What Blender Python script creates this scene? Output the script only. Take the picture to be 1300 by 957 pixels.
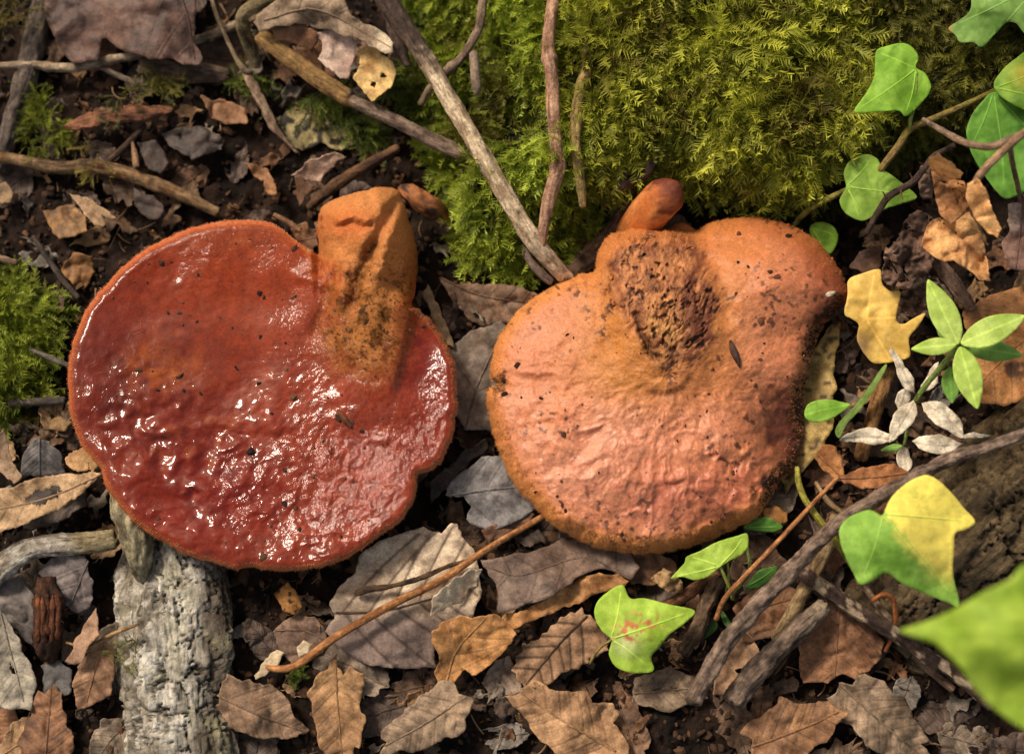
import bpy, math, random
import numpy as np
from mathutils import Vector, Matrix
from mathutils.geometry import delaunay_2d_cdt

scene = bpy.context.scene
for o in list(bpy.data.objects):
    bpy.data.objects.remove(o)

# ------------------------------------------------------------------ camera
PXM = 0.00031                      # metres per photo pixel at the focus plane
IW, IH = 1300.0, 957.0
LENS, SENSOR = 60.0, 36.0
DIST = IW * PXM * LENS / SENSOR
TILT = math.radians(12)
TARGET = np.array([0.0, 0.0, 0.024])
CD = np.array([0, math.sin(TILT), -math.cos(TILT)])
CU = np.array([0, math.cos(TILT), math.sin(TILT)])
CR = np.array([1.0, 0, 0])
CL = TARGET - CD * DIST
cam = bpy.data.cameras.new('camera')
cam.lens, cam.sensor_width, cam.sensor_fit = LENS, SENSOR, 'HORIZONTAL'
cam.clip_start, cam.clip_end = 0.01, 200
cam.dof.use_dof = True
cam.dof.focus_distance = DIST - 0.006
cam.dof.aperture_fstop = 5.6
camo = bpy.data.objects.new('camera', cam)
scene.collection.objects.link(camo)
camo.location = CL
camo.rotation_euler = (TILT, 0, 0)
scene.camera = camo

# ------------------------------------------------------------------ sky and sun
SUN = Vector((-0.62, 0.62, 0.98)).normalized()      # towards the sun: upper left, fairly high
world = bpy.data.worlds.new('World')
scene.world = world
world.use_nodes = True
wn = world.node_tree
bg = wn.nodes['Background']
sky = wn.nodes.new('ShaderNodeTexSky')
sky.sky_type = 'NISHITA'
sky.sun_disc = False
sky.sun_elevation = math.asin(SUN.z)
sky.sun_rotation = math.atan2(SUN.x, SUN.y)
sky.dust_density = 2.5
sky.air_density = 1.0
sky.ozone_density = 0.3
tint = wn.nodes.new('ShaderNodeMix')                 # hazy woodland daylight, a little warmer than a clear sky
tint.data_type, tint.blend_type = 'RGBA', 'MULTIPLY'
tint.inputs[0].default_value = 1.0
tint.inputs[7].default_value = (1.0, .83, .62, 1)
wn.links.new(sky.outputs[0], tint.inputs[6])
wn.links.new(tint.outputs[2], bg.inputs['Color'])
bg.inputs['Strength'].default_value = 0.1
sl = bpy.data.lights.new('sun', 'SUN')
sl.energy = 2.0
sl.angle = math.radians(14)
sl.color = (1.0, 0.92, 0.80)
so = bpy.data.objects.new('sun', sl)
scene.collection.objects.link(so)
so.rotation_euler = SUN.to_track_quat('Z', 'Y').to_euler()
so.location = (-0.6, 0.6, 1.2)
scene.view_settings.view_transform = 'Standard'
scene.view_settings.look = 'None'
scene.view_settings.gamma = 1
scene.view_settings.use_curve_mapping = False
scene.view_settings.exposure = 0.66

# ------------------------------------------------------------------ maths helpers
rng = np.random.default_rng(7)
random.seed(7)
COL = scene.collection


def lin(r, g, b, k=1.0):
    c = np.array([r, g, b]) / 255.0
    return np.where(c <= .04045, c / 12.92, ((c + .055) / 1.055) ** 2.4) * k


def W(px, py, z):
    """photo pixel + height in mm -> world point (N,3)"""
    px, py, z = np.broadcast_arrays(np.asarray(px, float), np.asarray(py, float), np.asarray(z, float) / 1000)
    a = (px - IW / 2) / IW * SENSOR / LENS
    b = (IH / 2 - py) / IW * SENSOR / LENS
    d = CD + a[..., None] * CR + b[..., None] * CU
    t = (z - CL[2]) / d[..., 2]
    return CL + t[..., None] * d


def to_px(p):
    v = p - CL
    zc = v @ CD
    return IW / 2 + (v @ CR) / zc * LENS / SENSOR * IW, IH / 2 - (v @ CU) / zc * LENS / SENSOR * IW


_T2 = np.random.default_rng(5).random((256, 256)) * 2 - 1
_T3 = (np.random.default_rng(6).random((64, 64, 64)) * 2 - 1).ravel()
_T2f = _T2.ravel()


def vnoise(x, y, z=0.0, seed=0):
    """value noise from a wrapped random lattice"""
    x = np.asarray(x, float); y = np.asarray(y, float)
    ox, oy, oz = (seed * 37) % 251 + 1000 * 256, (seed * 101) % 241 + 1000 * 256, (seed * 53) % 61 + 1000 * 64
    ix, iy = np.floor(x), np.floor(y)
    fx, fy = x - ix, y - iy
    fx = fx * fx * fx * (fx * (fx * 6 - 15) + 10); fy = fy * fy * fy * (fy * (fy * 6 - 15) + 10)
    ix = ix.astype(np.int64) + ox; iy = iy.astype(np.int64) + oy
    if np.ndim(z) == 0:
        x0, x1 = (ix & 255) << 8, ((ix + 1) & 255) << 8
        y0, y1 = iy & 255, (iy + 1) & 255
        a = _T2f[x0 + y0]; a = a + (_T2f[x1 + y0] - a) * fx
        b = _T2f[x0 + y1]; b = b + (_T2f[x1 + y1] - b) * fx
        return a + (b - a) * fy
    z = np.asarray(z, float)
    iz = np.floor(z); fz = z - iz
    fz = fz * fz * fz * (fz * (fz * 6 - 15) + 10)
    iz = iz.astype(np.int64) + oz
    x0, x1 = (ix & 63) << 12, ((ix + 1) & 63) << 12
    y0, y1 = (iy & 63) << 6, ((iy + 1) & 63) << 6
    z0, z1 = iz & 63, (iz + 1) & 63
    r = []
    for zz in (z0, z1):
        a = _T3[x0 + y0 + zz]; a = a + (_T3[x1 + y0 + zz] - a) * fx
        b = _T3[x0 + y1 + zz]; b = b + (_T3[x1 + y1 + zz] - b) * fx
        r.append(a + (b - a) * fy)
    return r[0] + (r[1] - r[0]) * fz


def fbm(x, y, z=0.0, seed=0, octv=4, gain=.5):
    a, s, r = 1.0, 0.0, 0
    for i in range(octv):
        r = r + a * vnoise(np.asarray(x) * 2.03 ** i + 17.3 * i, np.asarray(y) * 2.03 ** i - 9.1 * i, 0.0 if np.ndim(z) == 0 else np.asarray(z) * 2.03 ** i + 3.7 * i, seed + i)
        s += a
        a *= gain
    return r / s * 1.5


def ridged(x, y, z=0.0, seed=0, octv=3):
    a, s, r = 1.0, 0.0, 0
    for i in range(octv):
        r = r + a * (1 - np.abs(vnoise(np.asarray(x) * 2.03 ** i + 7 * i, np.asarray(y) * 2.03 ** i, z, seed + i)) * 2)
        s += a
        a *= .5
    return r / s


def sst(a, b, x):
    t = np.clip((x - a) / (b - a), 0, 1)
    return t * t * (3 - 2 * t)


def gauss(px, py, cx, cy, rx, ry):
    return np.exp(-((px - cx) / rx) ** 2 - ((py - cy) / ry) ** 2)


def polydist(px, py, poly, closed=True):
    """distance to a polyline"""
    P = np.asarray(poly, float)
    n = len(P)
    best = np.full(np.shape(px), 1e18)
    for i in range(n if closed else n - 1):
        a, b = P[i], P[(i + 1) % n]
        d = b - a
        L = d @ d + 1e-12
        t = np.clip(((px - a[0]) * d[0] + (py - a[1]) * d[1]) / L, 0, 1)
        e = (px - a[0] - t * d[0]) ** 2 + (py - a[1] - t * d[1]) ** 2
        best = np.minimum(best, e)
    return np.sqrt(best)


def inside(px, py, poly):
    P = np.asarray(poly, float)
    n = len(P)
    c = np.zeros(np.shape(px), bool)
    j = n - 1
    for i in range(n):
        xi, yi, xj, yj = *P[i], *P[j]
        c ^= ((yi > py) != (yj > py)) & (px < (xj - xi) * (py - yi) / (yj - yi + 1e-12) + xi)
        j = i
    return c


def sdf(px, py, poly):
    d = polydist(px, py, poly)
    return np.where(inside(px, py, poly), d, -d)


def catmull(P, step, closed=False):
    P = np.asarray(P, float)
    n = len(P)
    out = []
    for i in range(n if closed else n - 1):
        if closed:
            p0, p1, p2, p3 = P[i - 1], P[i], P[(i + 1) % n], P[(i + 2) % n]
        else:
            p1, p2 = P[i], P[i + 1]
            p0 = P[i - 1] if i else 2 * p1 - p2
            p3 = P[i + 2] if i + 2 < n else 2 * p2 - p1
        L = np.linalg.norm((p2 - p1)[:2])
        k = max(1, int(round(L / step)))
        t = (np.arange(k) / k)[:, None]
        out.append(.5 * (2 * p1 + (p2 - p0) * t + (2 * p0 - 5 * p1 + 4 * p2 - p3) * t ** 2 + (3 * p1 - p0 - 3 * p2 + p3) * t ** 3))
    if not closed:
        out.append(P[-1:])
    return np.vstack(out)


def mixc(a, b, t):
    t = np.clip(t, 0, 1)
    return a + (b - a) * t[..., None]


# ------------------------------------------------------------------ object helpers
def tag(o, label=None, cat=None, group=None, kind=None):
    if label: o['label'] = label
    if cat: o['category'] = cat
    if group: o['group'] = group
    if kind: o['kind'] = kind
    return o


def mesh(name, V, F, attrs=None, smooth=True, normals=None):
    """V (N,3); F array or list of arrays of tris / quads"""
    me = bpy.data.meshes.new(name)
    Fs = [np.asarray(f, np.int64) for f in (F if isinstance(F, list) else [F]) if len(f)]
    tot = np.concatenate([np.full(len(f), f.shape[1]) for f in Fs])
    idx = np.concatenate([f.ravel() for f in Fs])
    me.vertices.add(len(V)); me.loops.add(len(idx)); me.polygons.add(len(tot))
    me.vertices.foreach_set('co', np.asarray(V, np.float32).ravel())
    me.loops.foreach_set('vertex_index', idx.astype(np.int32))
    me.polygons.foreach_set('loop_start', np.concatenate([[0], np.cumsum(tot)[:-1]]).astype(np.int32))
    me.polygons.foreach_set('loop_total', tot.astype(np.int32))
    me.polygons.foreach_set('use_smooth', np.full(len(tot), smooth))
    me.update(calc_edges=True)
    for k, v in (attrs or {}).items():
        v = np.asarray(v, np.float32)
        if v.ndim == 1:
            a = me.attributes.new(k, 'FLOAT', 'POINT'); a.data.foreach_set('value', v)
        elif k == 'col':
            a = me.attributes.new(k, 'FLOAT_COLOR', 'POINT')
            a.data.foreach_set('color', np.hstack([v, np.ones((len(v), 1), np.float32)]).ravel())
        else:
            a = me.attributes.new(k, 'FLOAT_VECTOR', 'POINT'); a.data.foreach_set('vector', v.ravel())
    if normals is not None:
        me.normals_split_custom_set_from_vertices(normals.tolist())
    return me


def obj(name, V, F, mat, parent=None, attrs=None, smooth=True, normals=None, origin=None):
    V = np.asarray(V, float)
    if origin is None:
        origin = np.array([(V[:, 0].min() + V[:, 0].max()) / 2, (V[:, 1].min() + V[:, 1].max()) / 2, V[:, 2].min()])
    me = mesh(name, V - origin, F, attrs, smooth, normals)
    me.materials.append(mat)
    o = bpy.data.objects.new(name, me)
    COL.objects.link(o)
    o.location = origin
    if parent is not None:
        o.parent = parent
        o.location = origin - np.array(parent['_o'])
    o['_o'] = [float(v) for v in origin]
    return o


def empty(name, loc):
    o = bpy.data.objects.new(name, None)
    COL.objects.link(o)
    o.location = loc
    o.empty_display_size = .01
    o['_o'] = [float(v) for v in loc]
    return o


# ------------------------------------------------------------------ materials
def nodes(name):
    m = bpy.data.materials.new(name)
    m.use_nodes = True
    nt = m.node_tree
    return m, nt, nt.nodes['Principled BSDF'], nt.nodes['Material Output']


def N(nt, typ, **kw):
    n = nt.nodes.new(typ)
    for k, v in kw.items():
        if k in n.inputs: n.inputs[k].default_value = v
        else: setattr(n, k, v)
    return n


def attr(nt, name):
    return N(nt, 'ShaderNodeAttribute', attribute_name=name)


def mathn(nt, op, a, b=None, clamp=False):
    n = nt.nodes.new('ShaderNodeMath'); n.operation = op; n.use_clamp = clamp
    for i, v in enumerate((a, b)):
        if v is None: continue
        if isinstance(v, (int, float)): n.inputs[i].default_value = v
        else: nt.links.new(v, n.inputs[i])
    return n.outputs[0]


def rampn(nt, fac, stops):
    n = nt.nodes.new('ShaderNodeValToRGB')
    e = n.color_ramp.elements
    while len(e) < len(stops): e.new(.5)
    for i, (p, c) in enumerate(stops):
        e[i].position = p
        e[i].color = (c, c, c, 1) if isinstance(c, (int, float)) else (*c, 1)
    nt.links.new(fac, n.inputs[0])
    return n.outputs[0]


def mixn(nt, mode, fac, a, b):
    n = nt.nodes.new('ShaderNodeMix'); n.data_type = 'RGBA'; n.blend_type = mode
    for s, v in ((n.inputs[0], fac), (n.inputs[6], a), (n.inputs[7], b)):
        if isinstance(v, (int, float)): s.default_value = v
        elif isinstance(v, tuple): s.default_value = (*v, 1)
        else: nt.links.new(v, s)
    return n.outputs[2]


def noise(nt, vec, scale, detail=4, rough=.6, dist=0.0):
    n = N(nt, 'ShaderNodeTexNoise', Scale=scale, Detail=detail, Roughness=rough, Distortion=dist)
    if vec is not None: nt.links.new(vec, n.inputs['Vector'])
    return n.outputs['Fac']


def bump(nt, h, dist, strength=1.0, normal=None):
    n = N(nt, 'ShaderNodeBump', Distance=dist)
    if isinstance(strength, (int, float)): n.inputs['Strength'].default_value = strength
    else: nt.links.new(strength, n.inputs['Strength'])
    nt.links.new(h, n.inputs['Height'])
    if normal is not None: nt.links.new(normal, n.inputs['Normal'])
    return n.outputs[0]


def pos(nt):
    return nt.nodes.new('ShaderNodeNewGeometry').outputs['Position']


def mat_leaf(name, rough, spec, trans, veinlight, speck, bumpd=.0004, mottle=1.0):
    m, nt, p, out = nodes(name)
    c = attr(nt, 'col').outputs['Color']
    v = attr(nt, 'vein').outputs['Fac']                # distance to the nearest vein, photo pixels
    w = pos(nt)
    n1 = rampn(nt, noise(nt, w, 260, 5, .65), [(.34, 1 - .4 * mottle), (.5, 1.0), (.66, 1 + .25 * mottle)])
    n2 = rampn(nt, noise(nt, w, 1300, 4, .75), [(.36, 1 - speck), (.5, 1.0), (.64, 1 + speck * .6)])
    c = mixn(nt, 'MULTIPLY', 1.0, c, n1)
    c = mixn(nt, 'MULTIPLY', 1.0, c, n2)
    vm = rampn(nt, mathn(nt, 'MULTIPLY', v, .25, True), [(0.0, 1.0), (.28, .75), (.5, 0.0)])
    light = mixn(nt, 'MULTIPLY', 1.0, c, (veinlight,) * 3)
    c = mixn(nt, 'MIX', mathn(nt, 'MULTIPLY', vm, .6), c, light)
    nt.links.new(c, p.inputs['Base Color'])
    p.inputs['Roughness'].default_value = rough
    p.inputs['Specular IOR Level'].default_value = spec
    h = mathn(nt, 'ADD', noise(nt, w, 700, 4, .6), mathn(nt, 'MULTIPLY', vm, .5))
    nt.links.new(bump(nt, h, bumpd, .7), p.inputs['Normal'])
    if trans:
        t = N(nt, 'ShaderNodeBsdfTranslucent')
        nt.links.new(c, t.inputs['Color'])
        mx = N(nt, 'ShaderNodeMixShader', Fac=trans)
        nt.links.new(p.outputs[0], mx.inputs[1]); nt.links.new(t.outputs[0], mx.inputs[2])
        nt.links.new(mx.outputs[0], out.inputs['Surface'])
    return m


def mat_wood(name, rough=.8, sc=1.0, contrast=.45, bd=.0012):
    m, nt, p, out = nodes(name)
    c = attr(nt, 'col').outputs['Color']
    g = attr(nt, 'grain').outputs['Vector']
    w = pos(nt)
    gn = noise(nt, g, 850 * sc, 6, .75)
    a = rampn(nt, gn, [(.35, 1 - contrast * 1.7), (.44, 1 - contrast * .5), (.53, 1.0), (.66, 1 + contrast * .8)])
    b = rampn(nt, noise(nt, w, 700 * sc, 5, .7), [(.36, .6), (.5, 1.0), (.64, 1.25)])
    c = mixn(nt, 'MULTIPLY', 1.0, c, a)
    c = mixn(nt, 'MULTIPLY', 1.0, c, b)
    nt.links.new(c, p.inputs['Base Color'])
    p.inputs['Roughness'].default_value = rough
    p.inputs['Specular IOR Level'].default_value = .3
    h = mathn(nt, 'ADD', gn, mathn(nt, 'MULTIPLY', noise(nt, w, 1500 * sc, 3, .6), .6))
    nt.links.new(bump(nt, h, bd, .9), p.inputs['Normal'])
    return m


def mat_plain(name, rough, spec, sc, lo, hi, bd, detail=5):
    """vertex colour broken up by a noise, with fine relief"""
    m, nt, p, out = nodes(name)
    c = attr(nt, 'col').outputs['Color']
    w = pos(nt)
    f = noise(nt, w, sc, detail, .65)
    c = mixn(nt, 'MULTIPLY', 1.0, c, rampn(nt, f, [(.3, lo), (.5, 1.0), (.72, hi)]))
    nt.links.new(c, p.inputs['Base Color'])
    p.inputs['Roughness'].default_value = rough
    p.inputs['Specular IOR Level'].default_value = spec
    nt.links.new(bump(nt, noise(nt, w, sc * 2.2, 5, .7), bd, 1.0), p.inputs['Normal'])
    return m


def mat_moss():
    m, nt, p, out = nodes('moss_green')
    c = attr(nt, 'col').outputs['Color']
    nt.links.new(c, p.inputs['Base Color'])
    p.inputs['Roughness'].default_value = .5
    p.inputs['Specular IOR Level'].default_value = .35
    t = N(nt, 'ShaderNodeBsdfTranslucent')
    nt.links.new(c, t.inputs['Color'])
    mx = N(nt, 'ShaderNodeMixShader', Fac=.28)
    nt.links.new(p.outputs[0], mx.inputs[1]); nt.links.new(t.outputs[0], mx.inputs[2])
    nt.links.new(mx.outputs[0], out.inputs['Surface'])
    return m


def mat_fungus(name, sss, rough, coat, spec, basegrit, gscale):
    m, nt, p, out = nodes(name)
    c = attr(nt, 'col').outputs['Color']
    wl = attr(nt, 'wet').outputs['Fac']           # slime film
    gr = attr(nt, 'grit').outputs['Fac']          # strength of the fine pimples
    fl = attr(nt, 'film').outputs['Fac']          # how wavy the slime lies
    w = pos(nt)
    f1 = noise(nt, w, 1100, 5, .7)
    c = mixn(nt, 'MULTIPLY', 1.0, c, rampn(nt, f1, [(.34, .74), (.5, 1.0), (.66, 1.22)]))
    nt.links.new(c, p.inputs['Base Color'])
    p.inputs['Roughness'].default_value = rough
    p.inputs['Specular IOR Level'].default_value = spec
    p.inputs['Subsurface Weight'].default_value = sss
    p.inputs['Subsurface Radius'].default_value = (1.0, .3, .12)
    p.inputs['Subsurface Scale'].default_value = .002
    fine = mathn(nt, 'ADD', noise(nt, w, gscale, 3, .6), mathn(nt, 'MULTIPLY', noise(nt, w, gscale * 2.3, 2, .6), .45))
    nt.links.new(bump(nt, fine, .0004, mathn(nt, 'MULTIPLY', gr, basegrit)), p.inputs['Normal'])
    if coat:
        nt.links.new(mathn(nt, 'MULTIPLY', wl, coat, True), p.inputs['Coat Weight'])
        p.inputs['Coat Roughness'].default_value = .05
        p.inputs['Coat IOR'].default_value = 1.5
        film = bump(nt, noise(nt, w, 210, 2, .5, 1.4), .0016, fl)
        nt.links.new(bump(nt, fine, .00062, gr, film), p.inputs['Coat Normal'])
    return m


M_DEAD = mat_leaf('dead_leaf_brown', .62, .3, .0, .62, .3)
M_WETLEAF = mat_leaf('dead_leaf_damp', .55, .3, .0, .7, .26)
M_GREEN = mat_leaf('fresh_leaf_green', .6, .25, .22, 1.45, .1, .00018, .4)
M_WOOD = mat_wood('twig_bark')
M_LOG = mat_wood('log_bark', .85, .6, .4, .0012)
M_SOIL = mat_plain('dark_soil', .9, .2, 500, .45, 1.5, .0016)
M_CRUMB = mat_plain('soil_crumb', .85, .3, 900, .6, 1.4, .0006)
M_BANK = mat_plain('mossy_earth', .9, .2, 400, .5, 1.5, .002)
M_MOSS = mat_moss()
M_RED = mat_fungus('red_fungus_skin', .06, .5, 1.0, .1, 1.0, 620)
M_ORANGE = mat_fungus('orange_fungus_skin', .1, .5, .4, .35, 1.0, 1300)

# ------------------------------------------------------------------ ground height field
BANK = [(505, -700), (528, 40), (548, 150), (575, 270), (620, 335), (690, 335), (745, 285), (775, 240), (830, 225),
        (900, 232), (960, 262), (1040, 262), (1085, 215), (1200, 205), (1290, 190), (1420, 150), (2200, 60), (2200, -700)]
_w0 = W(np.array([0.0, 1300.0, 650.0, 650.0]), np.array([478.5, 478.5, 0.0, 957.0]), 0)


def gpx(x, y):
    """pixel seen at height 0 for a world xy"""
    p = np.stack([x, y, np.zeros_like(x)], -1)
    return to_px(p)


def bank_h(gx, gy):
    d = sdf(gx, gy, BANK) + 14 * fbm(gx / 60, gy / 60, seed=5)
    k = .45 + .55 * sst(560, 820, gx)
    return k * (36 * sst(-6, 55, d) + 16 * sst(40, 330, d)) + 8 * fbm(gx / 55, gy / 55, seed=6, octv=2) * sst(0, 40, d)


def ground_z(x, y):
    gx, gy = gpx(np.clip(x, -.6, .6), np.clip(y, -.5, .6))
    z = 3.5 * fbm(gx / 70, gy / 70, seed=1) + 2.0 * fbm(gx / 18, gy / 18, seed=2) - 1
    z = z + bank_h(gx, gy)
    z = z - 9 * gauss(gx, gy, 960, 290, 130, 45) - 6 * gauss(gx, gy, 330, 260, 220, 60) - 5 * gauss(gx, gy, 560, 640, 60, 90)
    z = z + 9 * np.clip(sdf(gx, gy, [(-80, 350), (40, 350), (75, 420), (60, 500), (20, 525), (-80, 530)]) / 40, 0, 1)
    return z / 1000


def axis_coords(lo, hi, step, far):
    a = list(np.arange(lo, hi, step))
    s, v, u = step, a[-1], a[0]
    right, left = [], []
    while v < far:
        s *= 1.35; v += s; right.append(v)
    s = step
    while u > -far:
        s *= 1.35; u -= s; left.append(u)
    return np.array(left[::-1] + a + right)


gx_ = axis_coords(-.245, .245, .00125, 14)
gy_ = axis_coords(-.19, .21, .00125, 14)
XX, YY = np.meshgrid(gx_, gy_)
xf, yf = XX.ravel(), YY.ravel()
zf = ground_z(xf, yf)
gxp, gyp = gpx(np.clip(xf, -.6, .6), np.clip(yf, -.5, .6))
zf = zf + .0011 * fbm(gxp / 5, gyp / 5, seed=3)
nx_, ny_ = len(gx_), len(gy_)
ZG = zf.reshape(ny_, nx_)


def look_z(x, y):
    """ground height from the finished sheet"""
    u = np.interp(x, gx_, np.arange(nx_)); v = np.interp(y, gy_, np.arange(ny_))
    i = np.clip(u.astype(int), 0, nx_ - 2); j = np.clip(v.astype(int), 0, ny_ - 2)
    u, v = u - i, v - j
    return (ZG[j, i] * (1 - u) + ZG[j, i + 1] * u) * (1 - v) + (ZG[j + 1, i] * (1 - u) + ZG[j + 1, i + 1] * u) * v


def on_ground(px, py):
    """world point where the photo ray of a pixel meets the ground"""
    z = np.zeros(np.shape(px))
    for _ in range(12):
        p = W(px, py, z)
        z = .5 * z + .5 * look_z(p[..., 0], p[..., 1]) * 1000
    return W(px, py, z)


ii = np.arange(nx_ * ny_).reshape(ny_, nx_)
GF = np.stack([ii[:-1, :-1].ravel(), ii[:-1, 1:].ravel(), ii[1:, 1:].ravel(), ii[1:, :-1].ravel()], 1)
bankm = sst(-4, 20, sdf(gxp, gyp, BANK) + 10 * fbm(gxp / 30, gyp / 30, seed=8))
soil = mixc(lin(26, 19, 15) * np.ones((len(xf), 1)), lin(58, 42, 32) * np.ones((len(xf), 1)), .5 + .8 * fbm(gxp / 22, gyp / 22, seed=9))
mossy = mixc(lin(26, 26, 10) * np.ones((len(xf), 1)), lin(52, 54, 16) * np.ones((len(xf), 1)), .5 + .8 * fbm(gxp / 30, gyp / 30, seed=10))  # bank ground darkened: shade in the gaps between shoots is put into its colour
gcol = mixc(soil, mossy, bankm)
gv = np.stack([xf, yf, zf], 1)
g = obj('ground', gv, GF, M_SOIL, None, {'col': gcol}, origin=np.zeros(3))
tag(g, 'dark brown woodland soil rising into a mossy bank', 'ground', kind='structure')


# ------------------------------------------------------------------ moss
def shoot_variant(seed, leafy=1.0):
    r = np.random.default_rng(seed)
    n = 9
    t = np.linspace(0, 1, n)
    bend = r.uniform(.1, .55); sway = r.uniform(-.25, .25)
    sp = np.stack([t, sway * t * t, -bend * t * t + .12 * t], 1)
    V, F, T = [], [], []
    w = .016 + .03 * (1 - t)
    for i in range(n):
        V += [sp[i] + (0, -w[i] * .5, 0), sp[i] + (0, w[i] * .5, 0)]; T += [t[i]] * 2
    for i in range(n - 1):
        a = 2 * i
        F += [(a, a + 1, a + 3), (a, a + 3, a + 2)]
    for i in range(1, n - 1):
        for s in (-1, 1):
            for q in range(2):
                b = sp[i] + (sp[i + 1] - sp[i]) * q * .5
                L = (.13 + .13 * math.sin(math.pi * min(1, t[i] * 1.05))) * r.uniform(.7, 1.25) * leafy
                tip = b + np.array([L * r.uniform(.6, .95), s * L * r.uniform(.5, .85), r.uniform(-.06, .1)])
                k = len(V)
                V += [b + (-.022, 0, .008), b + (.048, s * .012, .0), tip]; T += [t[i], t[i], min(1, t[i] + .35)]
                F.append((k, k + 1, k + 2))
    return np.array(V), np.array(F), np.array(T)


SHOOTS = [shoot_variant(100 + i, 1.0 if i < 6 else .5) for i in range(10)]


def moss(name, P, D, UP, L, c0, c1, label, parent=None, cat='moss', brightness=None, brown=None):
    """P positions, D directions, UP normals, L lengths in metres: all shoots are one mesh"""
    n = len(P)
    D = D / np.linalg.norm(D, axis=1)[:, None]
    S = np.cross(UP, D); S /= np.linalg.norm(S, axis=1)[:, None] + 1e-9
    U = np.cross(D, S)
    which = rng.integers(0, len(SHOOTS), n)
    tone = rng.random(n)
    VV, FF, CC = [], [], []
    off = 0
    for k, (v, f, t) in enumerate(SHOOTS):
        s = np.where(which == k)[0]
        if not len(s): continue
        B = np.stack([D[s], S[s], U[s]], 1) * L[s][:, None, None]
        p = np.einsum('vi,nij->nvj', v, B) + P[s][:, None, :]
        b = (1 if brightness is None else brightness[s])
        col = c0 + (c1 - c0) * np.clip(tone[s][:, None] * .7 + t[None] * .55 - .15, 0, 1)[..., None]  # lit tips painted in: colour brightens from base to tip, plus random tone
        col = col * (np.asarray(b).reshape(-1, 1, 1) if brightness is not None else 1)
        if brown is not None: col = col + (lin(84, 66, 30) * (.5 + .7 * t)[None, :, None] - col) * (.75 * brown[s])[:, None, None]
        VV.append(p.reshape(-1, 3)); CC.append(col.reshape(-1, 3))
        FF.append((f[None] + (np.arange(len(s)) * len(v))[:, None, None] + off).reshape(-1, 3))
        off += len(s) * len(v)
    o = obj(name, np.vstack(VV), np.vstack(FF), M_MOSS, parent, {'col': np.vstack(CC)})
    return tag(o, label, cat, kind='stuff')


def gnormal(p):
    e = .002
    x, y = p[:, 0], p[:, 1]
    nx = (look_z(x - e, y) - look_z(x + e, y)) / (2 * e)
    ny = (look_z(x, y - e) - look_z(x, y + e)) / (2 * e)
    n = np.stack([nx, ny, np.ones_like(nx)], 1)
    return n / np.linalg.norm(n, axis=1)[:, None]


def moss_patch(name, poly, n, lmin, lmax, c0, c1, label, bias=(0, -1, 0), out=.55, rnd=.5, lift=0.0, world_xy=False, keep=None):
    poly = np.array(poly, float)
    lo, hi = poly.min(0), poly.max(0)
    px = rng.uniform(lo[0], hi[0], n * 4); py = rng.uniform(lo[1], hi[1], n * 4)
    m = sdf(px, py, poly) + 9 * fbm(px / 22, py / 22, seed=31) > 0
    px, py = px[m][:n], py[m][:n]
    P = on_ground(px, py)
    if keep is not None:
        k = keep(px, py); P, px, py = P[k], px[k], py[k]
    nn = gnormal(P)
    clump = np.stack([fbm(px / 28, py / 28, seed=41), fbm(px / 28, py / 28, seed=42), .3 * fbm(px / 28, py / 28, seed=43)], 1)
    D = np.array(bias) * .75 + nn * out + clump * 1.1 + rng.normal(0, rnd, (len(P), 3))
    L = rng.uniform(lmin, lmax, len(P)) * PXM
    brown = sst(.25, .6, fbm(px / 50, py / 38, seed=47))
    br = np.clip(1 + .5 * fbm(px / 34, py / 34, seed=44), .45, 1.6)
    return moss(name, P + nn * lift - nn * .0006, D, nn + rng.normal(0, .3, nn.shape), L, c0, c1, label, brightness=br, brown=brown)


MG0, MG1 = lin(52, 58, 12), lin(164, 172, 58)
moss_patch('moss_carpet', [(520, -60), (528, 40), (545, 150), (575, 255), (605, 335), (680, 350), (740, 300), (765, 235), (740, 120), (720, -60)],
           7000, 22, 52, lin(60, 74, 12), lin(190, 204, 72), 'bright green feathery moss between the crossing sticks', bias=(-.1, -.9, 0), out=.6)
moss_patch('moss_carpet', [(715, -60), (735, 120), (760, 232), (800, 215), (900, 215), (960, 240), (1020, 235), (1060, 170), (1110, 120), (1090, -60)],
           10500, 26, 66, MG0, lin(206, 208, 74), 'thick yellow green moss hanging over the edge of the bank', bias=(0.05, -1, -.1), out=.6, keep=lambda x, y: ~((np.abs(x - 832) < 45) & (y > 212)))
moss_patch('moss_carpet', [(1085, -60), (1105, 120), (1070, 190), (1180, 200), (1300, 180), (1400, 150), (1400, -60)],
           4200, 20, 48, lin(42, 42, 14), lin(134, 132, 50), 'dull olive moss behind the heart shaped ivy leaves', bias=(0.1, -.9, 0))
moss_patch('moss_carpet', [(520, -60), (1400, -60), (1600, -330), (500, -330)], 4000, 35, 60, MG0, MG1,
           'moss growing on along the top of the bank', bias=(0, -1, 0))
moss_patch('moss_clump', [(-70, 352), (20, 348), (52, 372), (68, 410), (60, 455), (38, 505), (15, 525), (-70, 530)],
           1700, 22, 46, lin(58, 72, 14), lin(172, 184, 66), 'feathery green moss cushion beside the glossy red cap', bias=(.5, -.5, .3))

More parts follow.
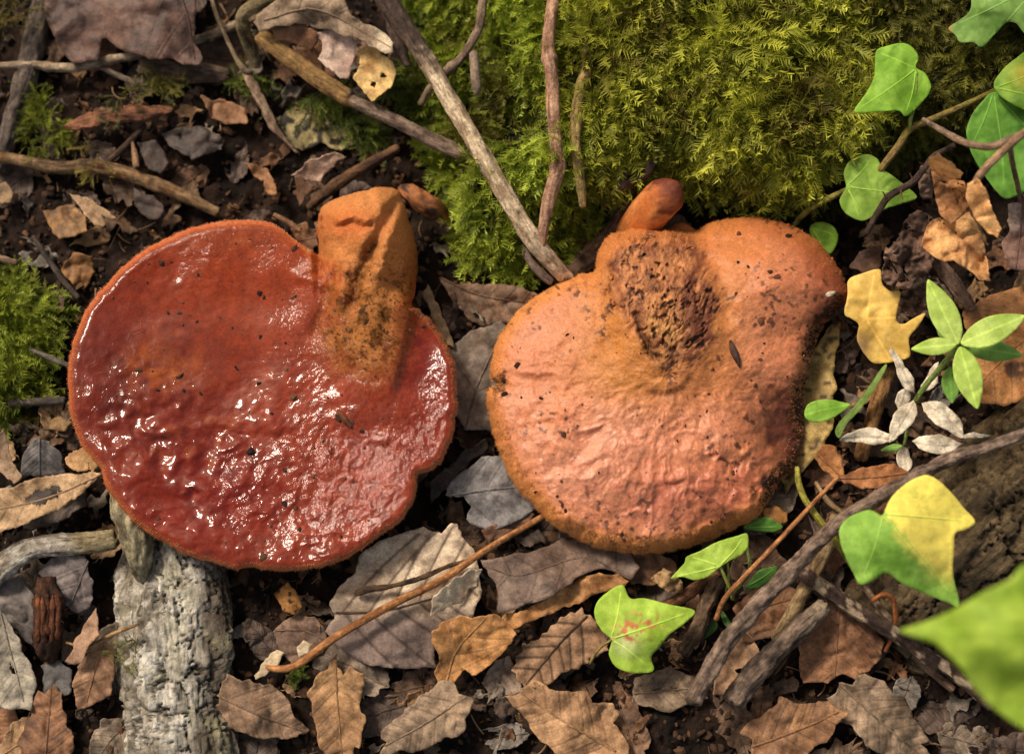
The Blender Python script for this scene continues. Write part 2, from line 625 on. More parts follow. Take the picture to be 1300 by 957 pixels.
# ------------------------------------------------------------------ fungi
def fungus(name, outline, ctr, zfun, colfun, part_masks, mat, na, nr, base, label, under_col, group=None):
    """a star shaped height field round ctr; part_masks = [(part name, polygon or None)]"""
    cx, cy = ctr
    O = catmull(np.array(outline, float), 3, closed=True)
    ang = np.unwrap(np.arctan2(O[:, 1] - cy, O[:, 0] - cx))
    if ang[-1] < ang[0]: O, ang = O[::-1], ang[::-1]
    rad = np.hypot(O[:, 0] - cx, O[:, 1] - cy)
    order = np.argsort(ang)
    A, R = ang[order], rad[order]
    A = np.concatenate([A - 2 * math.pi, A, A + 2 * math.pi]); R = np.concatenate([R, R, R])
    th = np.linspace(0, 2 * math.pi, na, endpoint=False) + ang[0]
    r = np.interp(th, A, R)
    ex, ey = cx + r * np.cos(th), cy + r * np.sin(th)
    r = r + 1.6 * fbm(ex / 9, ey / 9, seed=61) + .7 * vnoise(ex / 2.5, ey / 2.5, seed=62)
    t = np.linspace(0, 1, nr + 1)[1:]
    s = 1 - (1 - t) ** 1.25
    px = cx + s[:, None] * (r * np.cos(th))[None]
    py = cy + s[:, None] * (r * np.sin(th))[None]
    epoly = np.stack([cx + r * np.cos(th), cy + r * np.sin(th)], 1)[::3]
    d = polydist(px.ravel(), py.ravel(), epoly).reshape(px.shape)
    px = np.concatenate([[[cx] * na], px]); py = np.concatenate([[[cy] * na], py]); d = np.concatenate([d[:1], d])
    z = zfun(px, py, d)
    Vt = W(px, py, z).reshape(-1, 3)
    idx = np.arange((nr + 1) * na).reshape(nr + 1, na)
    nxt = np.roll(idx, -1, 1)
    F = np.stack([idx[:-1].ravel(), nxt[:-1].ravel(), nxt[1:].ravel(), idx[1:].ravel()], 1)
    # normals of the whole skin, so the parts join without a seam
    a, b, c, e = (Vt[F[:, i]] for i in range(4))
    fn = np.cross(c - a, e - b)
    sgn = 1 if fn[:, 2].sum() > 0 else -1
    if sgn < 0: F = F[:, ::-1]; fn = -fn
    nv = np.zeros_like(Vt)
    for i in range(4): np.add.at(nv, F[:, i], fn)
    nv[:na] = nv[:na].sum(0)
    nv /= np.linalg.norm(nv, axis=1)[:, None] + 1e-12
    col, wet, grit, film = colfun(px.ravel(), py.ravel(), d.ravel())
    root = empty(name, base)
    tag(root, label, 'mushroom', group)
    fcx, fcy = px.ravel()[F].mean(1), py.ravel()[F].mean(1)
    left = np.ones(len(F), bool)
    objs = {}
    for pn, poly, plabel in part_masks:
        m = left & (inside(fcx, fcy, poly) if poly is not None else True)
        left &= ~m
        f = F[m]
        u, inv = np.unique(f, return_inverse=True)
        o = obj(pn, Vt[u], inv.reshape(f.shape), mat, root, {'col': col[u], 'wet': wet[u], 'grit': grit[u], 'film': film[u]}, normals=nv[u])
        if plabel: o['label'] = plabel
        objs[pn] = o
    # underside
    ss = np.linspace(1, 0, 14)
    rimz = z[-1]
    bx = cx + ss[:, None] * (r * np.cos(th))[None]; by = cy + ss[:, None] * (r * np.sin(th))[None]
    q = 1 - ss
    bz = rimz[None] * (1 - sst(0, .55, q))[:, None] - 2.2 * sst(0, .05, q)[:, None] + (-4) * sst(.1, .6, q)[:, None] + .8 * fbm(bx / 20, by / 20, seed=5) * sst(0, .1, q)[:, None]
    Vb = W(bx, by, bz).reshape(-1, 3)
    Vb[:na] = Vt[idx[-1]]
    ib = np.arange(14 * na).reshape(14, na); nb = np.roll(ib, -1, 1)
    Fb = np.stack([ib[:-1].ravel(), nb[:-1].ravel(), nb[1:].ravel(), ib[1:].ravel()], 1)
    Fb = Fb if sgn > 0 else Fb[:, ::-1]
    one = np.ones(len(Vb))
    cb = under_col * (1 + .25 * fbm(bx.ravel() / 12, by.ravel() / 12, seed=3))[:, None]
    obj('pore_surface', Vb, Fb, M_ORANGE, root, {'col': cb, 'wet': one * 0, 'grit': one * .6})
    return root, (px, py, z, nv.reshape(nr + 1, na, 3), r, th)


def papillae(root, geo, ctr, n, band, wfun, lmin, lmax, c0, c1, zfun, epoly):
    """tiny pimples on the margin: one part, too small to pick apart"""
    px, py, z, nv, r, th = geo
    na = len(th)
    k = rng.integers(0, na, n)
    dd = band * rng.random(n) ** 1.6
    sc = 1 - dd / r[k]
    x = ctr[0] + sc * r[k] * np.cos(th[k]); y = ctr[1] + sc * r[k] * np.sin(th[k])
    keep = rng.random(n) < wfun(x, y)
    x, y, dd, k = x[keep], y[keep], dd[keep], k[keep]
    d = polydist(x, y, epoly)
    P = W(x, y, zfun(x, y, d))
    ring = np.clip(((1 - dd / r[k])), 0, 1)
    j = np.clip(((1 - (1 - ring) ** (1 / 1.25)) * (px.shape[0] - 1)).astype(int), 0, px.shape[0] - 1)
    nn = nv[j, k] + np.stack([np.cos(th[k]), -np.sin(th[k]), np.zeros(len(k))], 1) * .8 + rng.normal(0, .3, (len(k), 3))
    nn /= np.linalg.norm(nn, axis=1)[:, None]
    t1 = np.cross(nn, [.3, .2, .9]); t1 /= np.linalg.norm(t1, axis=1)[:, None]
    t2 = np.cross(nn, t1)
    L = rng.uniform(lmin, lmax, len(k))[:, None] * PXM
    w = rng.uniform(.55, .9, len(k))[:, None] * PXM
    V = np.stack([P + t1 * w - nn * .0003, P - t1 * w * .5 + t2 * w * .87 - nn * .0003, P - t1 * w * .5 - t2 * w * .87 - nn * .0003, P + nn * L], 1)
    F = (np.array([[0, 1, 3], [1, 2, 3], [2, 0, 3]])[None] + 4 * np.arange(len(k))[:, None, None]).reshape(-1, 3)
    c = c0 + (c1 - c0) * rng.random((len(k), 1))
    c = np.repeat(c[:, None], 4, 1).reshape(-1, 3)
    one = np.ones(len(c))
    o = obj('rim_papillae', V.reshape(-1, 3), F, M_ORANGE, root, {'col': c, 'wet': one * .3, 'grit': one * 0})
    o['kind'] = 'stuff'
    return o


# ---- glossy red one
RED = [(404, 322), (390, 316), (372, 302), (352, 287), (330, 280), (305, 279), (280, 281), (255, 286), (225, 296), (200, 308), (170, 327),
       (145, 350), (125, 372), (108, 398), (95, 425), (88, 455), (86, 480), (88, 510), (93, 540), (103, 565), (120, 585), (130, 600), (137, 622),
       (155, 645), (172, 665), (195, 680), (215, 692), (240, 706), (262, 712), (285, 718), (302, 724), (310, 720), (330, 722), (360, 725),
       (395, 722), (425, 715), (450, 703), (470, 690), (490, 675), (508, 662), (520, 645), (529, 622), (530, 606), (536, 600), (546, 597),
       (557, 588), (568, 570), (575, 550), (580, 520), (580, 490), (577, 465), (570, 445), (560, 425), (545, 405), (531, 393), (523, 387),
       (527, 370), (530, 345), (530, 320), (526, 300), (521, 285), (516, 270), (512, 255), (505, 242), (495, 238), (480, 236), (465, 241),
       (445, 246), (425, 252), (410, 262), (404, 275), (402, 295), (403, 312)]
RC = (442, 448)
STEM = [(380, 200), (398, 318), (415, 345), (424, 380), (415, 430), (428, 470), (455, 492), (490, 498), (503, 465), (512, 425), (523, 387), (560, 360), (550, 200)]
SAX = [(466, 215), (466, 290), (470, 360), (474, 430), (462, 520)]


def red_z(px, py, d):
    q = ((px - 335) / 250) ** 2 + ((py - 495) / 225) ** 2
    z = 25 + 5.5 * np.clip(q, 0, 1.3)
    z = z - 5 * (1 - np.sqrt(np.clip(1 - (1 - np.clip(d / 13, 0, 1)) ** 2, 0, 1)))
    da = polydist(px, py, SAX, False)
    H = np.interp(py, [230, 300, 350, 400, 450, 500, 540], [14, 15, 12, 8.5, 5, 2, 0])
    hw = np.interp(py, [230, 330, 400, 470, 540], [56, 56, 60, 66, 70])
    st = np.exp(-(da / hw) ** 2 * 1.5) * H
    z = z + st
    z = z + sst(420, 340, py) * sst(70, 40, da) * (1.6 * fbm(px / 26, py / 30, seed=68, octv=3))
    z = z - 3.5 * np.exp(-((py - 312) / 16) ** 2) * sst(445, 405, px) * sst(398, 404, px)
    up = sst(395, 350, py) * sst(395, 405, px + .0 * py) * sst(545, 530, px)
    z = z - up * 15 * (1 - np.sqrt(np.clip(1 - (1 - np.clip(d / 42, 0, 1)) ** 2, 0, 1)))
    # the right lobe passes under the stem's flank
    ax, ay, bx, by = 524, 386, 496, 500
    side = ((px - ax) * (by - ay) - (py - ay) * (bx - ax)) / math.hypot(bx - ax, by - ay)
    z = z - 2.6 * sst(-4, 12, side) * sst(520, 480, py) * sst(375, 388, py) * sst(80, 30, side)
    # folds of the stem
    z = z - 2.2 * np.exp(-(polydist(px, py, [(430, 288), (446, 282), (460, 290), (470, 286)], False) / 4) ** 2)
    z = z + 1.8 * np.exp(-(polydist(px, py, [(432, 282), (448, 274), (466, 278)], False) / 6) ** 2)
    z = z - 3.4 * np.exp(-(polydist(px, py, [(500, 262), (474, 312), (456, 352), (448, 385)], False) / 8) ** 2)
    z = z - 1.5 * np.exp(-(polydist(px, py, [(505, 330), (492, 380), (486, 430)], False) / 9) ** 2)
    z = z + 1.6 * np.exp(-(polydist(px, py, [(438, 340), (430, 400), (440, 450)], False) / 9) ** 2)
    z = z + 2.4 * np.exp(-(polydist(px, py, [(512, 262), (494, 300), (482, 345)], False) / 10) ** 2)
    z = z - 1.6 * np.exp(-(polydist(px, py, [(404, 322), (422, 345), (415, 380), (400, 420)], False) / 8) ** 2)
    z = z + 1.2 * np.exp(-(polydist(px, py, [(404, 335), (380, 350), (430, 365)], False) / 8) ** 2)
    capm = 1 - up
    z = z + capm * 1.5 * fbm(px / 95, py / 95, seed=71, octv=2)
    # slime puddles and wrinkles, lower left
    pud = np.clip(gauss(px, py, 250, 610, 120, 95) + .8 * gauss(px, py, 165, 520, 70, 80) + .6 * gauss(px, py, 395, 660, 60, 60) + .45 * gauss(px, py, 420, 500, 90, 60), 0, 1)
    wx, wy = px + 14 * fbm(px / 30, py / 30, seed=72), py + 14 * fbm(px / 30, py / 30, seed=73)
    z = z + pud * (1.7 * fbm(wx / 42, wy / 36, seed=74, octv=2) + .9 * ridged(wx / 48, wy / 40, seed=75, octv=2))
    rough = np.clip(gauss(px, py, 440, 615, 90, 85) + .7 * gauss(px, py, 545, 540, 40, 60) + .4 * gauss(px, py, 200, 340, 120, 60), 0, 1)
    z = z + rough * (.25 * fbm(px / 8, py / 8, seed=76, octv=3) + .6 * fbm(wx / 20, wy / 20, seed=79, octv=2))
    z = z + capm * (.06 + .22 * pud) * fbm(px / 12, py / 12, seed=77) + .25 * fbm(px / 5, py / 5, seed=78) * (1 - .9 * capm)
    return z


def red_col(px, py, d):
    n = len(px)
    f1, f2, f3 = fbm(px / 60, py / 60, seed=81), fbm(px / 14, py / 14, seed=82), fbm(px / 4, py / 4, seed=83, octv=2)
    c = lin(172, 54, 18) * np.ones((n, 1))
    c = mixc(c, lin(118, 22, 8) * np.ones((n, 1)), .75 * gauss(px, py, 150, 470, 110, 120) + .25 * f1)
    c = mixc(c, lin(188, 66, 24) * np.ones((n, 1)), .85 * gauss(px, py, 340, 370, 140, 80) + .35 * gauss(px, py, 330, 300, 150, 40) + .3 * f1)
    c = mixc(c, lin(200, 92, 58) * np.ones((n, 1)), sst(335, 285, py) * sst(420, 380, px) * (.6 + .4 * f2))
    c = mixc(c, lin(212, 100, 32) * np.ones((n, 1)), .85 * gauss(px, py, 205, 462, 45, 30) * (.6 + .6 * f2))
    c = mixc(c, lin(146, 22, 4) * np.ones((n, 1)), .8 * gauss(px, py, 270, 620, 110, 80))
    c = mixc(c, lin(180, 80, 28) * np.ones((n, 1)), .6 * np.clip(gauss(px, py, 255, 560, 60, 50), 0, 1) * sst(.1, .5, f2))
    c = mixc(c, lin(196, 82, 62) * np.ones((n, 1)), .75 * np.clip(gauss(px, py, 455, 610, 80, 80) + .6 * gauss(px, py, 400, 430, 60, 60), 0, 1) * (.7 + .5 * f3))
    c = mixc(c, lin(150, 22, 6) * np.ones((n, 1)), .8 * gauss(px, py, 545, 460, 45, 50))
    c = c * (1 + .18 * f2 + .12 * f3)[:, None]
    sd = sdf(px, py, STEM) + 16 * f2 + 14 * f3 + 8 * sst(330, 400, py) * fbm(px / 6, py / 18, seed=87)
    stm = np.where(py < 330, sst(-8, 6, sd), sst(-40, 30, sd)) * sst(530, 440, py + 24 * f2 + 10 * f3)
    sc = mixc(lin(222, 136, 88) * np.ones((n, 1)), lin(182, 106, 60) * np.ones((n, 1)), sst(290, 400, py) + .3 * f2)
    sc = mixc(sc, lin(200, 92, 52) * np.ones((n, 1)), np.clip(.7 * gauss(px, py, 440, 285, 40, 22) + .6 * gauss(px, py, 405, 350, 30, 25), 0, 1))
    sc = mixc(sc, lin(150, 78, 42) * np.ones((n, 1)), .7 * sst(500, 525, px) * sst(230, 330, py))  # darker right flank: the stem's shadow side painted into its colour
    sc = mixc(sc, lin(84, 44, 18) * np.ones((n, 1)), .85 * np.exp(-(polydist(px, py, [(474, 312), (458, 348), (450, 380)], False) / 9) ** 2) * (.7 + .5 * f3))
    sc = mixc(sc, lin(92, 52, 20) * np.ones((n, 1)), .5 * sst(.2, .6, f2) * sst(300, 350, py) + .35 * sst(.25, .6, f3) * sst(330, 420, py))
    fz = fbm((px * .8 + py * .6) / 3.4 + .6 * f3, (py * .8 - px * .6) / 3.4 + .6 * f2, seed=89, octv=2)
    sc = mixc(sc, lin(70, 38, 16) * np.ones((n, 1)), np.clip(.75 * sst(.35, .75, fz) * (sst(300, 380, py) * .9 + .15) + .5 * sst(.2, .6, f2) * gauss(px, py, 470, 410, 40, 60), 0, 1))
    c = mixc(c, sc, stm)
    c = c * np.array([.52, .62, .5]) * (1 + .5 * stm)[:, None]
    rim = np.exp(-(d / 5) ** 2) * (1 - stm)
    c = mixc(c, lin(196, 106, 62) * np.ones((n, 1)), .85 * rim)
    wet = np.clip(1 - stm * 1.0, 0, 1) * (1 - .95 * np.exp(-(d / 10) ** 2) * sst(520, 420, py) - .9 * np.exp(-(d / 6) ** 2) * sst(420, 520, py))
    wet = wet * (.55 + .45 * np.clip(sst(360, 430, py) + .3 * f1, 0, 1))
    rough = np.clip(gauss(px, py, 450, 610, 95, 90) + .7 * gauss(px, py, 545, 550, 40, 60) + .55 * gauss(px, py, 250, 310, 200, 45) + .5 * gauss(px, py, 395, 400, 60, 60), 0, 1)
    grit = np.clip(.03 + .9 * rough + .95 * stm, 0, 1)
    film = np.clip(.04 + .75 * gauss(px, py, 235, 610, 130, 75) * sst(-.5, .3, f1) + .5 * gauss(px, py, 140, 500, 50, 70) + .4 * gauss(px, py, 380, 670, 80, 50) + .5 * gauss(px, py, 400, 470, 60, 45) * sst(-.2, .3, fbm(px / 25, py / 25, seed=88))
                   + .4 * gauss(px, py, 560, 470, 30, 60) + .25 * sst(.2, .6, f1), 0, 1)
    return c, wet, grit, film


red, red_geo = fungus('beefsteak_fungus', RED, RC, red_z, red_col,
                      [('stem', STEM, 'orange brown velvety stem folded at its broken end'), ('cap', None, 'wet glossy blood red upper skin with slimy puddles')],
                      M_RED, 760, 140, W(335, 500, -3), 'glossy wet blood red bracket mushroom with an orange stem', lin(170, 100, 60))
red_edge = np.stack([RC[0] + red_geo[4] * np.cos(red_geo[5]), RC[1] + red_geo[4] * np.sin(red_geo[5])], 1)[::4]
papillae(red, red_geo, RC, 9000, 7, lambda x, y: np.where((py_ := y) < 392, np.where((x > 398) & (x < 535), 0, 1), 1) * 1.0, 1.0, 2.6,
         lin(178, 84, 52), lin(222, 150, 100), red_z, red_edge)

# ---- matt orange one
ORA = [(787, 293), (815, 290), (840, 292), (862, 292), (882, 294), (900, 283), (930, 277), (960, 276), (985, 280), (1010, 288), (1035, 303), (1055, 325),
       (1070, 350), (1077, 372), (1072, 388), (1060, 398), (1049, 408), (1040, 425), (1034, 442), (1028, 460), (1024, 482), (1020, 505), (1023, 520),
       (1019, 535), (1023, 552), (1015, 575), (1006, 598), (990, 612), (980, 630), (970, 645), (955, 660), (930, 672), (900, 685), (870, 695),
       (840, 701), (810, 703), (780, 700), (750, 692), (720, 678), (695, 660), (675, 640), (655, 618), (640, 590), (628, 560), (622, 530),
       (618, 502), (622, 492), (633, 488), (625, 482), (623, 468), (626, 450), (635, 425), (650, 403), (668, 385), (690, 370), (715, 356), (740, 348),
       (755, 342), (758, 325), (765, 308), (775, 298)]
OC = (842, 478)
SCAR = [(768, 372), (772, 335), (790, 305), (825, 294), (862, 302), (890, 328), (905, 368), (908, 412), (896, 440), (872, 462), (842, 472), (826, 446), (812, 418), (798, 398), (778, 392)]


def ora_z(px, py, d):
    z = 22 + 13 * (1 - np.exp(-d / 70))
    z = z - 8 * (1 - np.sqrt(np.clip(1 - (1 - np.clip(d / 24, 0, 1)) ** 2, 0, 1)))
    e = ((px - 833) / 84) ** 2 + ((py - 372) / 104) ** 2
    z = z + 12 * np.exp(-e ** 1.6 * 1.1)
    z = z + 6 * gauss(px, py, 985, 345, 85, 62)
    z = z - 2.5 * np.exp(-(polydist(px, py, [(893, 300), (912, 350), (918, 400)], False) / 16) ** 2)
    z = z - 2.5 * np.exp(-(polydist(px, py, [(752, 342), (765, 395), (775, 440)], False) / 14) ** 2)
    z = z - 8 * gauss(px, py, 996, 540, 36, 44) + 3 * gauss(px, py, 1000, 470, 40, 26)
    z = z - 6 * sst(20, 0, polydist(px, py, [(1045, 415), (1036, 445)], False)) * .5
    low = sst(420, 520, py)
    wx, wy = px + 12 * fbm(px / 35, py / 35, seed=91), py + 12 * fbm(px / 35, py / 35, seed=92)
    z = z + 1.7 * fbm(px / 90, py / 90, seed=93)
    z = z + low * (1.2 * fbm(wx / 44, wy / 28, seed=94, octv=2) + .6 * ridged(wx / 34, wy / 22, seed=95, octv=2))
    z = z + low * .9 * gauss(px, py, 900, 610, 160, 70) * ridged(wx / 15, wy / 34, seed=98, octv=2)
    z = z + .4 * fbm(px / 11, py / 11, seed=96)
    sm = sst(-10, 14, sdf(px, py, SCAR) + 12 * fbm(px / 16, py / 16, seed=97))
    wv_ = 8 * fbm(px / 20, py / 20, seed=106)
    fib = fbm((px + .25 * py + wv_) / 6, (py + wv_) / 20, seed=99, octv=4)
    z = z + sm * (-.8 + .55 * fib + .9 * fbm(px / 9, py / 11, seed=101) - 1.4 * sst(.42, .75, pits(px, py)))
    z = z - 2.2 * np.exp(-((polydist(px, py, [(808, 400), (812, 420), (822, 436), (824, 448), (838, 452)], False) + 3 * fbm(px / 8, py / 8, seed=107)) / 4.5) ** 2)
    z = z - 2.2 * sm * np.exp(-(polydist(px, py, [(772, 340), (770, 375), (780, 392)], False) / 5) ** 2)
    return z


def pits(px, py):
    a, b = px + 5 * fbm(px / 9, py / 9, seed=104, octv=2), py + 5 * fbm(px / 9, py / 9, seed=105, octv=2)
    return fbm((a * .83 + b * .56) / 6, (b * .83 - a * .56) / 8, seed=103, octv=3)


def ora_col(px, py, d):
    n = len(px)
    one = np.ones((n, 1))
    f1, f2, f3 = fbm(px / 60, py / 60, seed=111), fbm(px / 14, py / 14, seed=112), fbm(px / 4, py / 4, seed=113, octv=2)
    c = lin(212, 128, 84) * one
    c = mixc(c, lin(222, 146, 112) * one, .7 * gauss(px, py, 780, 570, 110, 80) + .45 * gauss(px, py, 940, 400, 50, 60) + .35 * f1)
    c = mixc(c, lin(182, 96, 70) * one, .8 * gauss(px, py, 900, 630, 120, 45) + .3 * f2)
    c = mixc(c, lin(198, 122, 56) * one, np.clip(1.1 * gauss(px, py, 815, 470, 75, 45) + .95 * gauss(px, py, 775, 375, 45, 85) + .8 * gauss(px, py, 915, 390, 35, 90), 0, .95))
    c = mixc(c, lin(202, 118, 60) * one, .75 * gauss(px, py, 935, 310, 60, 40))
    c = mixc(c, lin(168, 84, 52) * one, .75 * np.exp(-(d / 26) ** 2) * sst(930, 1010, px) * sst(470, 400, py) + .5 * gauss(px, py, 1040, 340, 30, 50))
    c = mixc(c, lin(92, 42, 30) * one, np.clip(1.15 * gauss(px, py, 998, 542, 40, 48) * (1 + .4 * f2), 0, .95))
    c = mixc(c, lin(222, 138, 72) * one, np.exp(-(d / 13) ** 2) * sst(960, 900, px) + .9 * np.exp(-(d / 20) ** 2) * sst(560, 660, py) * sst(1000, 940, px))
    c = mixc(c, lin(200, 114, 56) * one, .7 * np.exp(-(d / 22) ** 2) * sst(360, 300, py))
    torn = [(1068, 388), (1046, 410), (1036, 440), (1027, 480), (1021, 520), (1021, 552), (1010, 590), (985, 612), (972, 630)]
    td = polydist(px, py, torn, False)
    c = mixc(c, lin(46, 26, 20) * one, sst(17, 5, td + 9 * f2 + 6 * f3) * .95)
    c = mixc(c, lin(50, 26, 22) * one, .95 * sst(0, 8, 14 - np.hypot((px - 978), (py - 612) * 1.3) + 8 * f2))
    c = mixc(c, lin(60, 34, 20) * one, .85 * sst(12, 4, np.hypot((px - 635), (py - 490) * .6) + 6 * f3))
    sd = sdf(px, py, SCAR) + 12 * f2 + 9 * f3
    sm = sst(-10, 12, sd)
    wv_ = 8 * fbm(px / 20, py / 20, seed=106)
    fib = fbm((px + .25 * py + wv_) / 6, (py + wv_) / 20, seed=99, octv=4)
    edge = np.exp(-(np.clip(sd, 0, 99) / 24) ** 2)
    scc = mixc(lin(206, 132, 78) * one, lin(124, 66, 42) * one, .24 + .6 * edge + .55 * fib + .5 * gauss(px, py, 880, 395, 36, 60))
    scc = mixc(scc, lin(206, 144, 78) * one, .8 * gauss(px, py, 842, 420, 22, 36) * (.7 + f2))
    scc = mixc(scc, lin(52, 26, 18) * one, sst(.42, .75, pits(px, py) + .35 * edge * sst(420, 330, py + .4 * (px - 830))) * .75)
    c = mixc(c, scc, sm)
    c = mixc(c, lin(50, 24, 14) * one, .8 * np.exp(-((polydist(px, py, [(808, 400), (812, 420), (822, 436), (824, 448), (838, 452)], False) + 3 * f2) / 4.5) ** 2))
    c = mixc(c, lin(140, 80, 40) * one, .7 * gauss(px, py, 858, 490, 40, 22) * sst(-.1, .3, f2))
    speck = sst(.5, .7, fbm((px * .8 + py * .6) / 6, (py * .8 - px * .6) / 6, seed=117, octv=2)) * sst(-.1, .5, fbm(px / 45, py / 45, seed=118))
    c = mixc(c, lin(70, 34, 22) * one, .8 * speck)
    c = c * np.array([.92, 1.0, 1.06]) * (1 + .1 * f2 + .1 * f3)[:, None]
    wet = np.clip(sst(430, 560, py) * (1 - sm) * (.8 + .3 * f1) * sst(8, 30, d) + .4 * gauss(px, py, 980, 380, 60, 60), 0, 1)
    grit = np.clip(.35 + .5 * np.exp(-(d / 20) ** 2) + .5 * sm + .35 * gauss(px, py, 830, 430, 110, 90), 0, 1)
    return c, wet, grit, .35 * np.ones(n)


ora, ora_geo = fungus('beefsteak_fungus', ORA, OC, ora_z, ora_col,
                      [('stem_scar', SCAR, 'torn brown fibrous scar where the mushroom was joined to wood'), ('cap', None, 'wrinkled salmon orange skin with soil specks')],
                      M_ORANGE, 760, 140, W(835, 500, -3), 'matt salmon orange bracket mushroom with a brown torn scar', lin(190, 110, 60))
ora_edge = np.stack([OC[0] + ora_geo[4] * np.cos(ora_geo[5]), OC[1] + ora_geo[4] * np.sin(ora_geo[5])], 1)[::4]
papillae(ora, ora_geo, OC, 16000, 20, lambda x, y: .25 + .75 * sst(380, 560, y) * sst(980, 900, x), 1.2, 3.0,
         lin(196, 108, 50), lin(236, 164, 96), ora_z, ora_edge)


# ------------------------------------------------------------------ tubes (twigs, stems, logs)
def tube_geo(path, step=3.0, seg=12, rough=.12, rscale=9.0, seed=0, flat=1.0, taper_ends=True, knots=()):
    """path rows: px, py, z mm, radius px"""
    C = catmull(np.array(path, float), step)
    if seg <= 24: seg = int(min(40, max(seg, C[:, 3].mean() * 3.2)))
    P = W(C[:, 0], C[:, 1], C[:, 2])
    R = np.clip(C[:, 3], .3, None) * PXM
    T = np.gradient(P, axis=0)
    T /= np.linalg.norm(T, axis=1)[:, None] + 1e-12
    n = len(P)
    up = np.array([0, 0, 1.0])
    S = np.cross(up, T); S /= np.linalg.norm(S, axis=1)[:, None] + 1e-9
    U = np.cross(T, S)
    along = np.concatenate([[0], np.cumsum(np.linalg.norm(np.diff(P, axis=0), axis=1))])
    th = np.linspace(0, 2 * math.pi, seg, endpoint=False)
    cc, ss = np.cos(th), np.sin(th)
    ap = along[:, None] / PXM
    base = C[:, 3].mean()
    nz = fbm(cc[None] * base / rscale, ss[None] * base / rscale, ap / rscale * .35, seed=seed)
    nz2 = fbm(cc[None] * base / rscale * 2.5, ss[None] * base / rscale * 2.5, ap / rscale * 1.2, seed=seed + 5)
    gro = ridged(th[None] * max(2.0, base * .45), ap / (rscale * 6) + 3 * nz, seed=seed + 8, octv=2)
    rr = R[:, None] * (1 + rough * nz + rough * .5 * nz2 + rough * .35 * gro)
    for (t, amp, wd) in knots:
        rr = rr * (1 + amp * np.exp(-((ap / ap[-1] - t) / wd) ** 2))
    V = P[:, None] + S[:, None] * (cc[None] * rr)[..., None] + U[:, None] * (ss[None] * rr * flat)[..., None]
    g = np.stack([np.broadcast_to(cc[None] * R[:, None], rr.shape), np.broadcast_to(ss[None] * R[:, None], rr.shape), np.broadcast_to(along[:, None] * .16, rr.shape)], -1)
    idx = np.arange(n * seg).reshape(n, seg); nx = np.roll(idx, -1, 1)
    F = np.stack([idx[:-1].ravel(), nx[:-1].ravel(), nx[1:].ravel(), idx[1:].ravel()], 1)
    V = V.reshape(-1, 3); g = g.reshape(-1, 3)
    # end caps: an uneven broken face
    caps = []
    for e, ring, sgn in ((0, idx[0], -1), (n - 1, idx[-1], 1)):
        k = len(V)
        inner = V[ring] * .55 + P[e] * .45 + T[e] * sgn * R[e] * (.25 + .3 * vnoise(th * 2, e, seed=seed)[:, None])
        V = np.vstack([V, inner, (P[e] + T[e] * sgn * R[e] * .15)[None]])
        g = np.vstack([g, g[ring] * .5, g[ring[:1]] * 0])
        ri = np.arange(k, k + seg); rn = np.roll(ri, -1); rx = np.roll(ring, -1)
        q = np.stack([ring, rx, rn, ri], 1)
        tq = np.stack([ri, rn, np.full(seg, k + seg)], 1)
        if sgn < 0: q, tq = q[:, ::-1], tq[:, ::-1]
        caps += [q, tq]
    t = np.concatenate([np.repeat(along / along[-1], seg), np.zeros(seg + 1), np.ones(seg + 1)])
    return V, [np.vstack([F, caps[0], caps[2]]), np.vstack([caps[1], caps[3]])], g, t, np.concatenate([nz.ravel(), np.full(2 * seg + 2, -.3)])


def tube(name, path, c0, c1, label=None, cat='twig', group=None, parent=None, mat=None, patch=None, colfun=None, bias=0.0, **kw):
    seed = kw.setdefault('seed', int(abs(path[0][0] * 7 + path[0][1] * 13 + path[-1][0])) % 977)
    V, F, g, t, nz = tube_geo(path, **kw)
    x, y = to_px(V)
    f = fbm(x / 10, y / 10, V[:, 2] * 300, seed=seed + 3)
    col = mixc(np.asarray(c0) * np.ones((len(V), 1)), np.asarray(c1) * np.ones((len(V), 1)), .5 + bias + .55 * f + .5 * nz)
    if patch is not None:
        pc, a, b = patch
        col = mixc(col, np.asarray(pc) * np.ones((len(V), 1)), sst(a, b, fbm(x / 16, y / 16, V[:, 2] * 200, seed=seed + 9)))
    if colfun is not None: col = colfun(col, x, y, t, f)
    o = obj(name, V, F, mat or M_WOOD, parent, {'col': col, 'grain': g})
    if parent is None: tag(o, label, cat, group)
    return o


# ------------------------------------------------------------------ leaves
def zfield(ctrl, px, py, soft=25.0):
    if isinstance(ctrl, (int, float)): return np.full(np.shape(px), float(ctrl))
    c = np.array(ctrl, float)
    if len(c) == 3:                                        # a tilted plane
        s = np.linalg.solve(np.stack([c[:, 0], c[:, 1], np.ones(3)], 1), c[:, 2])
        return s[0] * px + s[1] * py + s[2]
    w = 1 / ((px[..., None] - c[:, 0]) ** 2 + (py[..., None] - c[:, 1]) ** 2 + soft ** 2) ** 1.5
    return (w * c[:, 2]).sum(-1) / w.sum(-1)


def relief(px, py, wave, ws, seed):
    """a dry leaf's shape: broad waves and a few sharp folds"""
    a = fbm(px / (ws * 1.8), py / (ws * 1.8), seed=seed + 2, octv=2)
    wx, wy = px + ws * .4 * fbm(px / ws, py / ws, seed=seed + 51, octv=2), py + ws * .4 * fbm(px / ws, py / ws, seed=seed + 52, octv=2)
    b = np.abs(vnoise(wx / (ws * 1.2), wy / (ws * 1.2), seed=seed + 53)) + .5 * np.abs(vnoise(wx / (ws * .55), wy / (ws * .55), seed=seed + 54)) - .5
    return wave * (.8 * a + 1.1 * b)


